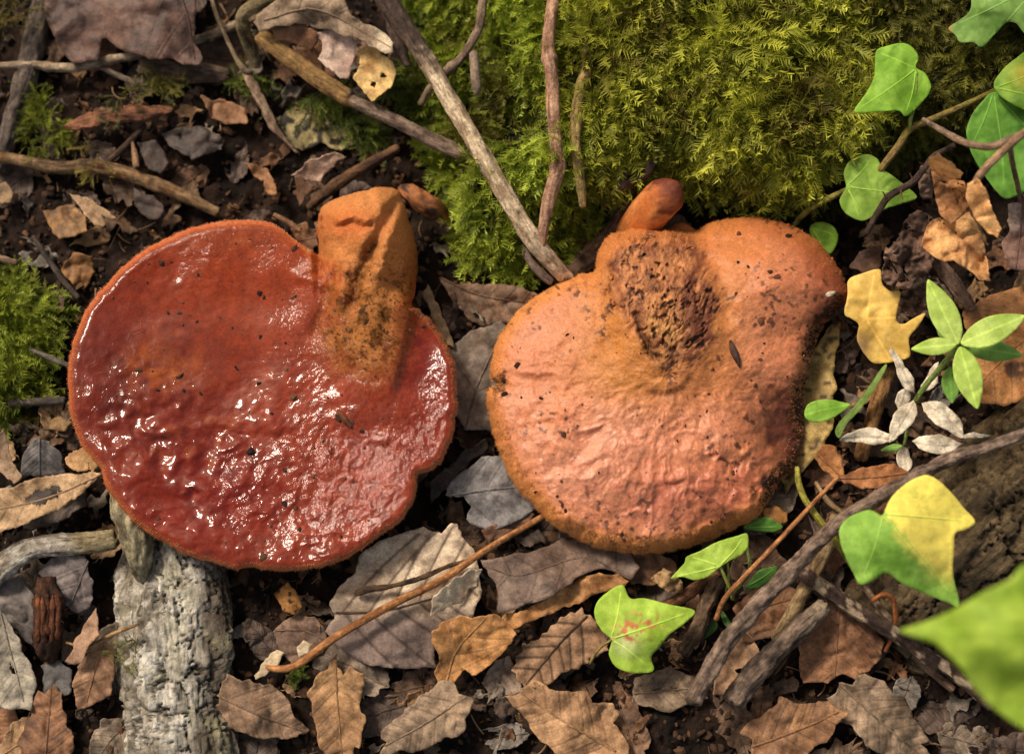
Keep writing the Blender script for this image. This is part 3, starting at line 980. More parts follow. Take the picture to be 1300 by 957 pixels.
def leaf(name, outline, z, col, label=None, cat='leaf', veins=(), rib=None, side=0, wave=1.5, wscale=34, curl=0.0, cup=0.0, jag=.9, holes=(),
         mat=None, parent=None, group=None, colfun=None, seed=None, thick=.35, ribr=1.6, ribcol=None, teeth=0, spots=None, sharp=None):
    """outline in photo pixels; z: height in mm (number or control points); rib: polyline of the midrib; side: spacing of side veins"""
    seed = seed if seed is not None else int(abs(outline[0][0] * 3 + outline[0][1] * 11)) % 991
    O0 = np.array(outline, float)
    size = (O0.max(0) - O0.min(0)).max()
    step = max(2.2, size / 46)
    if sharp is None: sharp = (mat is not M_GREEN)
    if sharp:
        seg_ = []
        for i in range(len(O0)):
            p_, q_ = O0[i], O0[(i + 1) % len(O0)]
            kk = max(1, int(round(np.linalg.norm(q_ - p_) / (step * .8))))
            seg_.append(p_ + (q_ - p_) * (np.arange(kk) / kk)[:, None])
        O = np.vstack(seg_)
        O = O + 2.2 * np.stack([fbm(O[:, 0] / 14, O[:, 1] / 14, seed=seed + 31, octv=2), fbm(O[:, 0] / 14, O[:, 1] / 14, seed=seed + 32, octv=2)], 1)
    else:
        O = catmull(O0, step * .9, closed=True)
    if jag:
        O = O + jag * np.stack([fbm(O[:, 0] / 5, O[:, 1] / 5, seed=seed), fbm(O[:, 0] / 5, O[:, 1] / 5, seed=seed + 1)], 1)
    if teeth:
        s = np.concatenate([[0], np.cumsum(np.hypot(*np.diff(O, axis=0).T))])
        saw = np.abs((s / teeth) % 1 - .5) * 2
        cen = O.mean(0); dr = O - cen; dr /= np.linalg.norm(dr, axis=1)[:, None]
        O = O + dr * ((saw - .5) * teeth * .28)[:, None]
    lo, hi = O.min(0), O.max(0)
    vl = [np.array(v, float) for v in veins]
    if rib is not None:
        R = catmull(np.array(rib, float), step)
        vl.insert(0, R)
        if side:
            seglen = np.concatenate([[0], np.cumsum(np.hypot(*np.diff(R, axis=0).T))])
            rr = np.random.default_rng(seed)
            for k in np.arange(side * .6, seglen[-1] * .95, side):
                i = min(np.searchsorted(seglen, k), len(R) - 2)
                d = R[i + 1] - R[i]; d /= np.linalg.norm(d) + 1e-9
                for sg in (-1, 1):
                    nrm = np.array([-d[1], d[0]]) * sg
                    L = size * .5
                    tt = np.linspace(0, 1, 9)[:, None]
                    a = rr.uniform(.6, .85)
                    vl.append(R[i] + rr.uniform(-3, 3) * d + (nrm * tt * L + d * (a * tt + .25 * tt ** 2) * L))
    gx, gy = np.meshgrid(np.arange(lo[0], hi[0], step), np.arange(lo[1], hi[1], step * .87))
    gx = gx + (np.arange(gx.shape[0]) % 2 * step * .5)[:, None]
    q = np.stack([gx.ravel(), gy.ravel()], 1) + rng.normal(0, step * .12, (gx.size, 2))
    vp = [catmull(v, step * 1.0) for v in vl if len(v) > 1]
    q = q[sdf(q[:, 0], q[:, 1], O) > step * .55]
    if vp:
        vv = np.vstack(vp)
        vv = vv[sdf(vv[:, 0], vv[:, 1], O) > step * .4]
        if len(q) and len(vv):
            dm = np.full(len(q), 1e9)
            for v in vp: dm = np.minimum(dm, polydist(q[:, 0], q[:, 1], v, False))
            q = q[dm > step * .4]
        q = np.vstack([q, vv])
    pts = np.vstack([O, q])
    n = len(O)
    vo, _, fo, *_ = delaunay_2d_cdt([Vector(p) for p in pts], [(i, (i + 1) % n) for i in range(n)], [], 1, 1e-4)
    XY = np.array([(v.x, v.y) for v in vo])
    F = np.array([f for f in fo if len(f) == 3])
    px, py = XY[:, 0], XY[:, 1]
    if holes:
        c = XY[F].mean(1)
        bad = np.zeros(len(F), bool)
        for h in holes:
            bad |= sdf(c[:, 0], c[:, 1], h) + 2.5 * fbm(c[:, 0] / 6, c[:, 1] / 6, seed=seed + 4) > 0
        F = F[~bad]
    ed = polydist(px, py, O)
    vd = np.full(len(px), 99.0)
    for v in vp: vd = np.minimum(vd, polydist(px, py, v, False))
    zz = zfield(z, px, py)
    zz = zz + relief(px, py, wave, wscale, seed)
    if curl: zz = zz + curl * np.exp(-ed / 9) * (.6 + .6 * fbm(px / 40, py / 40, seed=seed + 7))
    if cup and rib is not None:
        zz = zz + cup * (polydist(px, py, vp[0], False) / (size * .3)) ** 2
    if side: zz = zz - .5 * np.exp(-(vd / 5) ** 2)
    V = W(px, py, zz)
    a, b, c = V[F[:, 0]], V[F[:, 1]], V[F[:, 2]]
    fl = np.cross(b - a, c - a)[:, 2] < 0
    F[fl] = F[fl][:, ::-1]
    f1, f2 = fbm(px / 26, py / 26, seed=seed + 11), fbm(px / 7, py / 7, seed=seed + 12)
    warm = np.array([1.03, 1.0, .91]) if mat is not M_GREEN else np.array([1.0, .93, .86])
    ca, cb = np.asarray(col[0]) * warm * 1.12, np.asarray(col[1]) * warm * 1.25
    cc = mixc(ca * np.ones((len(px), 1)), cb * np.ones((len(px), 1)), .5 + .6 * f1 + .3 * f2)
    if spots is not None:
        cc = mixc(cc, np.asarray(spots[0]) * np.ones((len(px), 1)), sst(spots[1], spots[1] + .2, fbm(px / 9, py / 9, seed=seed + 21)))
    if colfun is not None: cc = colfun(cc, px, py, ed, vd, f1, f2)
    # thickness: a second skin and a wall round the edge
    m = len(V)
    V2 = V - np.array([0, 0, thick / 1000])
    e = np.sort(np.vstack([F[:, [0, 1]], F[:, [1, 2]], F[:, [2, 0]]]), axis=1)
    he = np.vstack([F[:, [0, 1]], F[:, [1, 2]], F[:, [2, 0]]])
    key = e[:, 0] * m + e[:, 1]
    _, inv, cnt = np.unique(key, return_inverse=True, return_counts=True)
    B = he[cnt[inv] == 1]
    wall = np.stack([B[:, 1], B[:, 0], B[:, 0] + m, B[:, 1] + m], 1)
    o = obj(name, np.vstack([V, V2]), [np.vstack([F, F[:, ::-1] + m]), wall], mat or M_DEAD, parent,
            {'col': np.vstack([cc, cc * .9]), 'vein': np.concatenate([vd, vd])})
    if parent is None: tag(o, label, cat, group)
    if rib is not None and ribr:
        R = np.array(rib, float)
        R = catmull(R, 6)
        keep = sdf(R[:, 0], R[:, 1], O) > -2
        R = R[keep]
        if len(R) > 2:
            rz = zfield(z, R[:, 0], R[:, 1]) + relief(R[:, 0], R[:, 1], wave, wscale, seed) - (.5 if side else 0) + .1
            if curl: rz = rz + curl * np.exp(-polydist(R[:, 0], R[:, 1], O) / 9) * (.6 + .6 * fbm(R[:, 0] / 40, R[:, 1] / 40, seed=seed + 7))
            rd = np.linspace(ribr, ribr * .35, len(R))
            rc = np.asarray(ribcol if ribcol is not None else (ca + cb) * .62)
            tube('midrib', np.stack([R[:, 0], R[:, 1], rz, rd], 1), rc * .85, rc * 1.15, parent=o, step=6, seg=6, rough=.05)
    return o


# ------------------------------------------------------------------ sticks and twigs
def G(px, py):
    return float(on_ground(np.array([float(px)]), np.array([float(py)]))[0, 2] * 1000)


def rest(pts, sink=.35, add=0.0):
    """(px,py,r) rows -> (px,py,z,r): a stiff stick lying on the ground under it"""
    p = np.array(pts, float)
    g = on_ground(p[:, 0], p[:, 1])[:, 2] * 1000
    s = np.concatenate([[0], np.cumsum(np.hypot(*np.diff(p[:, :2], axis=0).T))]); s /= s[-1]
    rm = p[:, 2] * PXM * 1000
    want = g + rm * (1 - sink)
    k = np.polyfit(s, want, 1 if len(p) < 6 else 2)
    z = np.polyval(k, s)
    z = z + max(0, np.max(want - z)) * .6 + add
    return np.column_stack([p[:, 0], p[:, 1], z, p[:, 2]])


PALE0, PALE1 = lin(96, 78, 60), lin(182, 160, 134)
GREY0, GREY1 = lin(58, 48, 42), lin(120, 104, 92)
TAN0, TAN1 = lin(104, 74, 44), lin(176, 134, 86)
DARK0, DARK1 = lin(40, 30, 26), lin(84, 66, 56)

tube('twig', rest([(-40, 85, 5), (0, 84, 5), (40, 82, 5.5), (70, 86, 6), (110, 84, 5.5), (140, 76, 6), (180, 70, 5), (250, 51, 6), (310, 28, 6.5), (345, 12, 6)], add=8),
     lin(120, 96, 72), lin(196, 172, 142), 'pale slim twig with small nodes under the purple brown leaf', knots=((.45, .25, .01), (.25, .2, .01)))
tube('stick', rest([(62, -20, 14), (50, 25, 14), (40, 70, 15), (30, 110, 15), (12, 170, 13), (-4, 215, 11)], add=3),
     GREY0, lin(128, 112, 100), 'weathered grey stick with long grain crossing under the pale twig', rough=.16, seg=18)
tube('stick', rest([(-40, 197, 8), (0, 201, 8), (45, 208, 9), (80, 213, 9), (120, 212, 10), (160, 221, 9.5), (200, 235, 9), (240, 252, 8.5), (277, 270, 6.5)], add=5),
     lin(80, 60, 42), lin(164, 130, 92), 'brown bent stick ending in a point above the red cap', seg=14, patch=(lin(120, 84, 48), .1, .5), knots=((.45, .22, .02),))
tube('bark_chip', [(84, 161, 10, 4), (105, 156, 11, 9), (135, 148, 12, 11), (165, 145, 12, 11), (195, 142, 11, 9), (219, 139, 10, 4)],
     lin(74, 48, 34), lin(168, 112, 80), 'reddish splintered bark chip with moss growing on it', 'bark', rough=.3, rscale=6, flat=.45, seg=16)
tube('twig', [(362, -14, 26, 9), (345, 0, 26, 9), (318, 11, 25, 9), (307, 24, 22, 8.5), (311, 42, 17, 9), (319, 62, 10, 9), (327, 86, 3, 8)],
     lin(96, 80, 52), lin(160, 140, 104), 'hooked olive brown twig bending down beside the crumpled leaf', seg=14, knots=((.55, .2, .04),))
tube('twig', [(267, -10, 16, 3), (275, 20, 15, 3), (288, 50, 14, 3), (300, 74, 13, 3.2), (311, 90, 12, 4.5), (320, 91, 12, 3)],
     lin(90, 74, 56), lin(150, 128, 100), 'thin curved grey twig meeting the moss speckled splinter')
tube('splinter', [(312, 92, 11, 5), (324, 115, 11, 7), (335, 135, 11, 6.5), (348, 162, 9, 5), (362, 178, 7, 3), (377, 194, 5, 1.2)],
     lin(110, 86, 68), lin(186, 156, 128), 'pale jagged wood splinter with pinholes tapering to a point', 'splinter', rough=.25, rscale=5, flat=.6)
tube('stick', [(330, 46, 20, 10), (360, 68, 20, 12), (400, 97, 19, 12), (440, 124, 18, 12), (447, 128, 18, 8.5), (480, 143, 17, 9), (520, 163, 17, 9), (555, 181, 18, 10), (590, 195, 19, 9.5), (645, 206, 22, 8)],
     lin(92, 74, 62), lin(160, 136, 116), 'stick with a peeled tan half running under the long pale branch', seg=16,
     colfun=lambda c, x, y, t, f: mixc(c, lin(158, 122, 74) * (1 + .3 * f)[:, None], sst(452, 436, x)))
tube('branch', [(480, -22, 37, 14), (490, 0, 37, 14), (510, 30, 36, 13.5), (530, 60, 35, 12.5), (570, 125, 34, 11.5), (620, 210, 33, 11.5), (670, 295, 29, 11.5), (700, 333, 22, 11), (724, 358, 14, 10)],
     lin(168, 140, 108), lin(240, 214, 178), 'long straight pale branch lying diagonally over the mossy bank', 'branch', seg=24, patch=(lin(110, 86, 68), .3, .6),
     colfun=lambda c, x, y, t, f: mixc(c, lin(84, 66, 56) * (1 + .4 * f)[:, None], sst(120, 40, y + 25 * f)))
tube('bark_strip', [(488, 14, 30, 6), (498, 38, 30, 8), (508, 62, 29, 9), (518, 84, 27, 5)], DARK0, lin(102, 80, 70), 'dark bark strip hanging along the top of the pale branch', 'bark', rough=.25, flat=.5)
tube('bark_strip', [(664, 312, 22, 4), (672, 330, 21, 6), (686, 346, 20, 6.5), (700, 358, 18, 5)], lin(84, 68, 58), lin(140, 118, 104), 'short grey bark splinter beneath the lower end of the pale branch', 'bark', rough=.2, flat=.6)
tube('twig', [(616, -15, 34, 6), (613, 0, 34, 6), (607, 38, 34, 6), (586, 73, 33, 5.5), (566, 92, 30, 6.5), (545, 114, 24, 4.5), (534, 132, 18, 4)],
     lin(98, 78, 62), lin(166, 140, 116), 'thin curved twig forked under the pale branch', knots=((.62, .25, .03),))
tube('twig', [(602, 68, 36, 6), (603, 90, 36, 6.5), (605, 112, 34, 6), (606, 120, 33, 3.5)], lin(110, 92, 76), lin(160, 138, 116), 'short blunt grey twig stub poking from the moss')
tube('twig', [(703, -14, 44, 8), (702, 5, 44, 8), (698, 35, 44, 8), (696, 62, 43, 9), (700, 95, 43, 8.5), (703, 150, 42, 8.5), (708, 195, 40, 8.5), (708, 214, 39, 9.5), (698, 248, 36, 8.5), (691, 285, 32, 7), (687, 312, 28, 6)],
     lin(148, 106, 84), lin(204, 160, 130), 'smooth pinkish brown twig standing upright against the moss', seg=16, rough=.07, knots=((.28, .25, .012), (.7, .2, .012)))
tube('twig', [(752, -12, 42, 8), (748, 30, 42, 8), (746, 85, 42, 8), (735, 128, 41, 8), (731, 180, 39, 7.5), (738, 236, 34, 6.5), (740, 262, 30, 5)],
     lin(110, 96, 44), lin(180, 150, 96), 'yellowish twig half buried in moss beside the pinkish twig', seg=14, rough=.2)
tube('root', [(505, 188, 12, 6), (470, 208, 11, 7), (430, 232, 10, 8), (405, 252, 8, 7), (392, 264, 6, 5)], lin(70, 48, 34), lin(124, 88, 60), 'brown root leading under the mushroom stem', 'root')
tube('leaf_stalk', [(338, 846, 8, 2.5), (352, 849, 9, 4.5), (378, 843, 12, 5), (430, 806, 16, 5.2), (500, 766, 19, 5), (560, 736, 20, 4.8), (620, 696, 20, 4.2), (690, 655, 17, 3.8)],
     lin(134, 84, 46), lin(196, 136, 84), 'long curved orange brown leaf stalk over the beige leaf', 'stalk', seg=12, rough=.06)
tube('twig', [(452, 753, 15, 4.5), (470, 748, 17, 4), (500, 743, 18, 3), (535, 733, 18, 3.2), (565, 720, 18, 2.6), (592, 711, 18, 2)], DARK0, lin(112, 84, 60), 'dark shrivelled twig lying on the beige leaf', rough=.3, rscale=4, flat=.6)
tube('twig', [(880, 890, 26, 11), (896, 860, 26, 11), (925, 812, 28, 10.5), (960, 770, 30, 10.5), (1005, 722, 34, 9.5), (1060, 668, 39, 9), (1110, 634, 44, 9), (1150, 612, 47, 8), (1205, 583, 50, 8), (1245, 570, 52, 7), (1320, 543, 54, 7)],
     lin(78, 62, 52), lin(156, 132, 114), 'long grey brown twig slanting across the ivy stems to the log', seg=16, rough=.22, rscale=6, knots=((.72, .3, .015), (.35, .15, .02)))
tube('stick', [(930, 890, 18, 14), (960, 852, 19, 14), (1000, 812, 20, 13), (1032, 782, 21, 12), (1046, 768, 21, 9)], lin(60, 48, 42), lin(140, 118, 100), 'short broken stick with a frayed pale end below the long twig', seg=18, rough=.2,
     colfun=lambda c, x, y, t, f: mixc(c, lin(168, 146, 120) * (1 + .4 * f)[:, None], sst(.8, .97, t)))
tube('stick', [(986, 812, 10, 8), (1005, 780, 10, 9), (1022, 745, 11, 9), (1045, 700, 12, 10), (1064, 655, 12, 9)], lin(128, 100, 66), lin(190, 160, 116), 'peeled tan stick standing under the long grey brown twig', seg=14)
tube('stick', [(1004, 715, 20, 9), (1040, 742, 20, 10), (1080, 770, 19, 9.5), (1130, 800, 18, 9.5), (1170, 828, 16, 9), (1215, 858, 15, 8), (1260, 895, 14, 8)],
     lin(52, 38, 32), lin(104, 80, 66), 'dark stick with pale peeling patches under the blurred green leaf', seg=16, rough=.16, patch=(lin(178, 154, 126), .25, .45))
tube('root', [(912, 735, 12, 9), (896, 768, 12, 9), (884, 800, 11, 9), (866, 828, 9, 8)], lin(60, 46, 36), lin(128, 102, 78), 'knobbly brown root end beside the spotted lime leaf', 'root', rough=.28, rscale=5)
tube('twig', [(830, 774, 8, 7), (862, 760, 9, 7.5), (890, 742, 11, 7.5), (912, 728, 11, 6)], lin(84, 54, 36), lin(140, 96, 64), 'reddish brown twig under the tip of the spotted lime leaf')
tube('leaf_stalk', [(909, 786, 12, 3.4), (920, 760, 19, 3.4), (940, 737, 24, 3.2), (985, 690, 30, 3), (1035, 636, 34, 2.8), (1064, 606, 34, 2.6)],
     lin(140, 88, 50), lin(204, 142, 90), 'thin orange leaf stalk rising beside the small ivy leaf', 'stalk', seg=10, rough=.05)
tube('twig', [(1036, 612, 14, 3), (1048, 632, 16, 3.4), (1066, 648, 17, 3.4), (1080, 652, 16, 3)], lin(130, 104, 68), lin(176, 148, 104), 'thin curved tan twig behind the orange stalk')
tube('tendril', [(1108, 762, 17, 3), (1122, 754, 20, 3.2), (1134, 762, 20, 3.2), (1137, 785, 18, 3), (1132, 808, 14, 3), (1124, 826, 10, 2.6)], lin(130, 72, 36), lin(186, 112, 62), 'orange hooked tendril below the yellow green leaf', 'tendril', seg=10)
tube('twig', [(1094, 738, 12, 4.5), (1112, 764, 12, 4.5), (1132, 788, 11, 4)], lin(110, 88, 68), lin(160, 134, 108), 'short pale twig under the yellow green leaf')
tube('twig', [(1150, 825, 6, 5), (1178, 848, 6, 5.5), (1210, 875, 6, 5.5)], lin(104, 80, 62), lin(152, 122, 98), 'short brown twig beneath the dark peeling stick')
tube('twig', [(1092, 582, 10, 9), (1104, 545, 11, 10), (1116, 505, 11, 10), (1128, 470, 11, 8)], lin(120, 84, 46), lin(186, 138, 84), 'tan bark covered twig under the yellow fallen leaf', rough=.18)
tube('twig', [(1188, 332, 24, 8), (1205, 352, 23, 9), (1222, 375, 22, 8), (1237, 393, 21, 5)], lin(92, 68, 54), lin(144, 112, 92), 'rough fuzzy brown twig below the dried tan leaf', rough=.2)
tube('twig', [(38, 443, 14, 2.5), (60, 453, 14, 3.5), (88, 464, 13, 3.5)], lin(94, 84, 76), lin(150, 138, 126), 'small grey twig sticking out of the moss cushion')
tube('twig', [(12, 512, 7, 5), (45, 510, 7, 5.5), (82, 508, 6, 5)], lin(64, 56, 50), lin(112, 100, 92), 'short dark grey twig below the moss cushion')
tube('twig', [(-20, 322, 8, 4), (0, 328, 8, 4.5), (22, 334, 8, 4)], lin(110, 88, 66), lin(168, 140, 110), 'small tan twig stub above the moss cushion')
tube('twig', [(42, 300, 4, 3), (65, 335, 4, 4), (85, 362, 4, 4), (100, 378, 4, 3)], lin(56, 46, 40), lin(96, 82, 72), 'thin dark twig pointing at the rim of the red cap')
tube('twig', [(138, 205, 4, 4), (160, 185, 6, 4.5), (184, 158, 7, 4)], lin(62, 46, 36), lin(104, 80, 62), 'small dark twig running under the bark chip')
tube('twig', [(128, 86, 8, 3.5), (150, 96, 8, 4), (176, 108, 8, 4)], lin(90, 76, 66), lin(138, 120, 104), 'short grey twig below the purple brown leaf')
tube('root', [(180, 84, 8, 14), (215, 92, 8, 15), (255, 92, 8, 14), (290, 96, 7, 9)], lin(70, 54, 42), lin(124, 100, 80), 'thick smooth brown root under the purple brown leaf', 'root', seg=18)
tube('splinter', [(168, 180, 8, 2), (171, 196, 9, 4), (173, 212, 9, 4)], lin(130, 96, 70), lin(176, 136, 104), 'small upright tan splinter behind the brown bent stick', 'splinter', flat=.5)
tube('splinter', [(348, 272, 5, 3), (362, 280, 6, 4), (382, 292, 6, 3.5)], lin(120, 84, 60), lin(180, 136, 100), 'small tan splinter in the gap before the red mushroom stem', 'splinter', flat=.5)
tube('twig', [(84, 815, 14, 1.5), (110, 822, 16, 2.2), (140, 806, 17, 2.4), (176, 792, 30, 2)], lin(140, 104, 66), lin(190, 152, 106), 'hair thin tan twig from the broken leaf to the lichen log')

# the pale curled bark and the lichen log, lower left
LICH0, LICH1 = lin(128, 116, 98), lin(226, 218, 202)


def cells(u, v, seed):
    """2-D cell pattern: distance between the two nearest seeds, and a random number per cell"""
    iu, iv = np.floor(u).astype(np.int64), np.floor(v).astype(np.int64)
    d1 = np.full(u.shape, 9.0); d2 = np.full(u.shape, 9.0); cid = np.zeros(u.shape)
    for a in (-1, 0, 1):
        for b in (-1, 0, 1):
            x, y = iu + a, iv + b
            k = ((x + seed * 17) & 255) * 256 + ((y + seed * 31) & 255)
            k2 = ((x + seed * 57 + 91) & 255) * 256 + ((y + seed * 7 + 13) & 255)
            sx, sy = x + .5 + .45 * _T2f[k], y + .5 + .45 * _T2f[k2]
            d = np.hypot(u - sx, v - sy)
            n = d < d1
            d2 = np.where(n, d1, np.minimum(d2, d))
            cid = np.where(n, _T2f[(k * 7 + 11) & 65535], cid)
            d1 = np.where(n, d, d1)
    return d2 - d1, cid


def log(name, path, label, c_plate0, c_plate1, c_crack, seg=170, su=26, sv=40, amp=2.6, seed=3, cat='log', step=2.2, extra=None, rough=.05, flat=1.0):
    V, F, g, t, nz = tube_geo(path, step=step, seg=seg, rough=rough, rscale=40, seed=seed, flat=flat)
    x, y = to_px(V)
    C = catmull(np.array(path, float), step)
    nring = len(C)
    k = np.minimum(np.arange(len(V)) // seg, nring - 1)
    cen = W(C[:, 0], C[:, 1], C[:, 2])[k]
    d = V - cen
    rr = np.linalg.norm(d, axis=1) + 1e-9
    th = ((np.arange(len(V)) % seg) / seg * 2 * math.pi + math.pi / 2) % (2 * math.pi)
    L = np.concatenate([[0], np.cumsum(np.hypot(*np.diff(C[:, :2], axis=0).T))])
    al, u = L[k], th * C[:, 3].mean()
    wu = u + 9 * fbm(u / 22, al / 22, seed=seed) + 3 * fbm(u / 6, al / 6, seed=seed + 9); wv = al + 16 * fbm(u / 26, al / 26, seed=seed + 1) + 4 * fbm(u / 7, al / 7, seed=seed + 8)
    e1, id1 = cells(wu / su, wv / sv, seed)
    e2, id2 = cells(wu / su * 2.3 + 9, wv / sv * 2.1, seed + 3)
    crack = np.maximum(sst(.1, .02, e1) * sst(-.7, .1, id1 + .5 * id2), .6 * sst(.1, .02, e2) * sst(0, .6, id1))
    flake = sst(.35, .6, id2)                                    # small flakes that have come away
    h = -crack * amp + .35 * id1 + .18 * id2 - .5 * flake + .3 * fbm(u / 7, al / 12, seed=seed + 4) + 1.2 * fbm(u / 60, al / 80, seed=seed + 6)
    V = V + d / rr[:, None] * (h / 1000)[:, None]
    f, f2 = fbm(u / 12, al / 16, seed=seed + 7), fbm(u / 45, al / 60, seed=seed + 8)
    one = np.ones((len(V), 1))
    c = mixc(c_plate0 * one, c_plate1 * one, .55 + .4 * f + .4 * f2 + .25 * id1)
    c = mixc(c, c_plate0 * .55 * one, flake * .6)
    c = mixc(c, c_crack * one, crack * .9)
    if extra is not None: c = extra(c, x, y, f, f2)
    o = obj(name, V, F, M_LOG, None, {'col': c, 'grain': g})
    return tag(o, label, cat)


def lichen_extra(c, x, y, f, f2):
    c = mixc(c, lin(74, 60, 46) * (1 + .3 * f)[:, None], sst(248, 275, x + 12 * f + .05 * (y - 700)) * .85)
    c = mixc(c, lin(158, 152, 112) * (1 + .3 * f)[:, None], .35 * sst(.3, .7, f2))
    return mixc(c, lin(92, 72, 56) * (1 + .3 * f)[:, None], .7 * gauss(x, y, 172, 690, 14, 60) * sst(-.3, .2, f))


log('lichen_log', [(186, 590, 2, 30), (200, 650, 3, 42), (212, 700, 4, 56), (220, 760, 3, 70), (224, 830, 3, 72), (226, 900, 2, 70), (232, 960, 2, 72), (238, 1040, 0, 70)],
    'stout branch with cracked whitish lichen bark under the red cap', LICH0, LICH1, lin(44, 34, 26), extra=lichen_extra, amp=3.0, seed=11, rough=.16, flat=.62)
tube('branch_stub', [(148, 600, 20, 10), (160, 640, 21, 18), (172, 680, 20, 19), (178, 712, 17, 15), (182, 735, 12, 8)], lin(92, 78, 58), lin(168, 156, 124), 'split grey bark prong along the upper side of the lichen branch', 'bark', rough=.22, rscale=8, seg=24, mat=M_LOG)
tube('bark_curl', [(-25, 752, 8, 12), (0, 722, 12, 16), (28, 702, 15, 15), (60, 692, 16, 14), (100, 690, 16, 14), (146, 684, 15, 13)],
     lin(124, 110, 92), lin(214, 204, 188), 'curled pale bark piece leading to the lichen branch', 'bark', rough=.14, seg=24, flat=.7,
     colfun=lambda c, x, y, t, f: mixc(c, lin(140, 122, 78) * (1 + .4 * f)[:, None], sst(70, 110, x) * .8))
log('log', [(1120, 805, -18, 92), (1190, 735, -12, 98), (1260, 668, -6, 104), (1340, 592, -2, 108), (1420, 520, 0, 110)],
    'dark brown weathered log with deep cracks behind the yellow green leaf', lin(66, 54, 36), lin(120, 100, 70), lin(28, 22, 16), amp=3.4, su=30, sv=90, seed=23, seg=200)

# rotten wood chunk, lower left, with fibres
rw = empty('rotten_wood', W(60, 790, 0))
tag(rw, 'reddish rotten wood chunk sunk among grey leaves', 'wood')
tube('core', [(60, 742, 8, 14), (61, 760, 13, 17), (60, 785, 14, 17), (60, 815, 11, 15), (60, 832, 6, 12)], lin(44, 28, 20), lin(92, 58, 38), parent=rw, rough=.35, rscale=6, seg=20)
for k in range(5):
    x = 48 + k * 6.2
    tube('fibre', [(x, 755 + 3 * (k % 2), 17 + (k % 3), 2.6), (x + 1, 775, 19 + (k % 2), 3.6), (x + .5, 800, 18.5, 3.4), (x - 1, 814 - 4 * (k % 3), 16, 2)], lin(60, 32, 20), lin(132, 78, 48), parent=rw, rough=.6, rscale=4, seg=10)

# ------------------------------------------------------------------ fallen leaves
B = lambda *a: (lin(*a[:3]), lin(*a[3:]))
PURP = B(58, 42, 38, 98, 74, 66)
GBR = B(92, 76, 62, 150, 128, 108)
BEI = B(160, 138, 118, 208, 188, 166)
TANL = B(132, 92, 54, 182, 134, 86)
BRN = B(84, 58, 42, 134, 96, 70)
GRY = B(72, 66, 66, 116, 108, 106)
DRK = B(46, 38, 36, 84, 70, 64)

leaf('dead_leaf', [(40, -40), (57, -10), (57, 25), (75, 60), (92, 80), (110, 79), (125, 77), (128, 49), (133, 48), (148, 60), (170, 71), (190, 74), (215, 75), (238, 84),
                   (254, 81), (258, 75), (248, 55), (247, 30), (250, -10), (240, -45), (140, -60)], [(60, 0, 17), (100, 75, 14), (250, 78, 20), (245, 0, 27), (150, 20, 22), (130, 50, 16)],
     PURP, 'large purple brown leathery leaf with a notch in its lower edge', rib=[(205, -50), (235, 10), (247, 76)], side=42, wave=2.2, mat=M_WETLEAF, curl=1.0)
leaf('dead_leaf', [(322, 28), (335, 12), (352, 2), (372, -16), (432, -20), (440, 6), (446, 20), (455, 29), (470, 34), (488, 42), (499, 55), (498, 66), (490, 68), (474, 59), (455, 50), (440, 47), (420, 38), (395, 33), (370, 30), (345, 36), (330, 40)],
     [(330, 30, 30), (400, 0, 36), (440, 30, 33), (495, 60, 30), (400, 34, 27)], GBR, 'crumpled grey brown leaf with a pale torn tip above the peeled stick', rib=[(335, 26), (400, 12), (470, 46), (495, 60)], side=26, wave=3, curl=1.5,
     colfun=lambda c, x, y, e, v, f, g: mixc(c, lin(206, 186, 156) * np.ones((len(x), 1)), sst(466, 486, x)))
leaf('dead_leaf', [(345, 36), (380, 32), (402, 38), (404, 55), (398, 64), (385, 60), (362, 52), (348, 50)], [(350, 40, 26), (400, 40, 27), (395, 62, 23)], BRN, 'small folded brown leaf flap under the crumpled leaf', wave=2)
leaf('dead_leaf', [(402, 40), (425, 38), (450, 47), (453, 60), (449, 82), (443, 100), (433, 98), (420, 88), (402, 76), (410, 60)], [(405, 45, 26), (450, 50, 27), (443, 98, 23)], B(150, 124, 112, 190, 166, 154), 'pinkish grey leaf flap hanging below the crumpled leaf', wave=1.5, curl=.8)
leaf('leaf_fragment', [(453, 64), (470, 58), (485, 70), (500, 80), (504, 96), (499, 108), (487, 118), (474, 127), (463, 121), (455, 108), (450, 96), (458, 82)], [(455, 70, 24), (500, 85, 26), (474, 125, 23)], B(150, 112, 62, 206, 174, 116), 'yellowish decayed leaf fragment with holes near the pale branch', wave=2, jag=1.6, holes=[[(484, 92), (490, 94), (488, 99), (483, 98)], [(472, 103), (477, 104), (475, 110), (470, 108)]])
leaf('leaf_fragment', [(371, 224), (388, 206), (408, 198), (424, 191), (440, 199), (428, 206), (420, 214), (412, 222), (410, 231), (390, 230)], [(372, 224, 12), (425, 195, 16), (412, 228, 10)], B(142, 116, 100, 196, 166, 148), 'curled pinkish leaf fragment in dark soil above the mushroom stem', wave=1, curl=1)
leaf('leaf_fragment', [(374, 226), (392, 231), (400, 236), (390, 250), (383, 262), (376, 246)], [(374, 226, 10), (400, 236, 9), (383, 260, 4)], B(70, 52, 40, 112, 84, 66), 'dark folded underside of the curled pinkish fragment', wave=1)
leaf('leaf_fragment', [(88, 245), (100, 247), (118, 256), (135, 266), (147, 275), (140, 278), (128, 272), (134, 284), (128, 290), (115, 284), (103, 268)], 11, B(110, 88, 66, 164, 134, 104), 'hooked tan leaf fragment above the rim of the red cap', wave=1.5, curl=1.2)
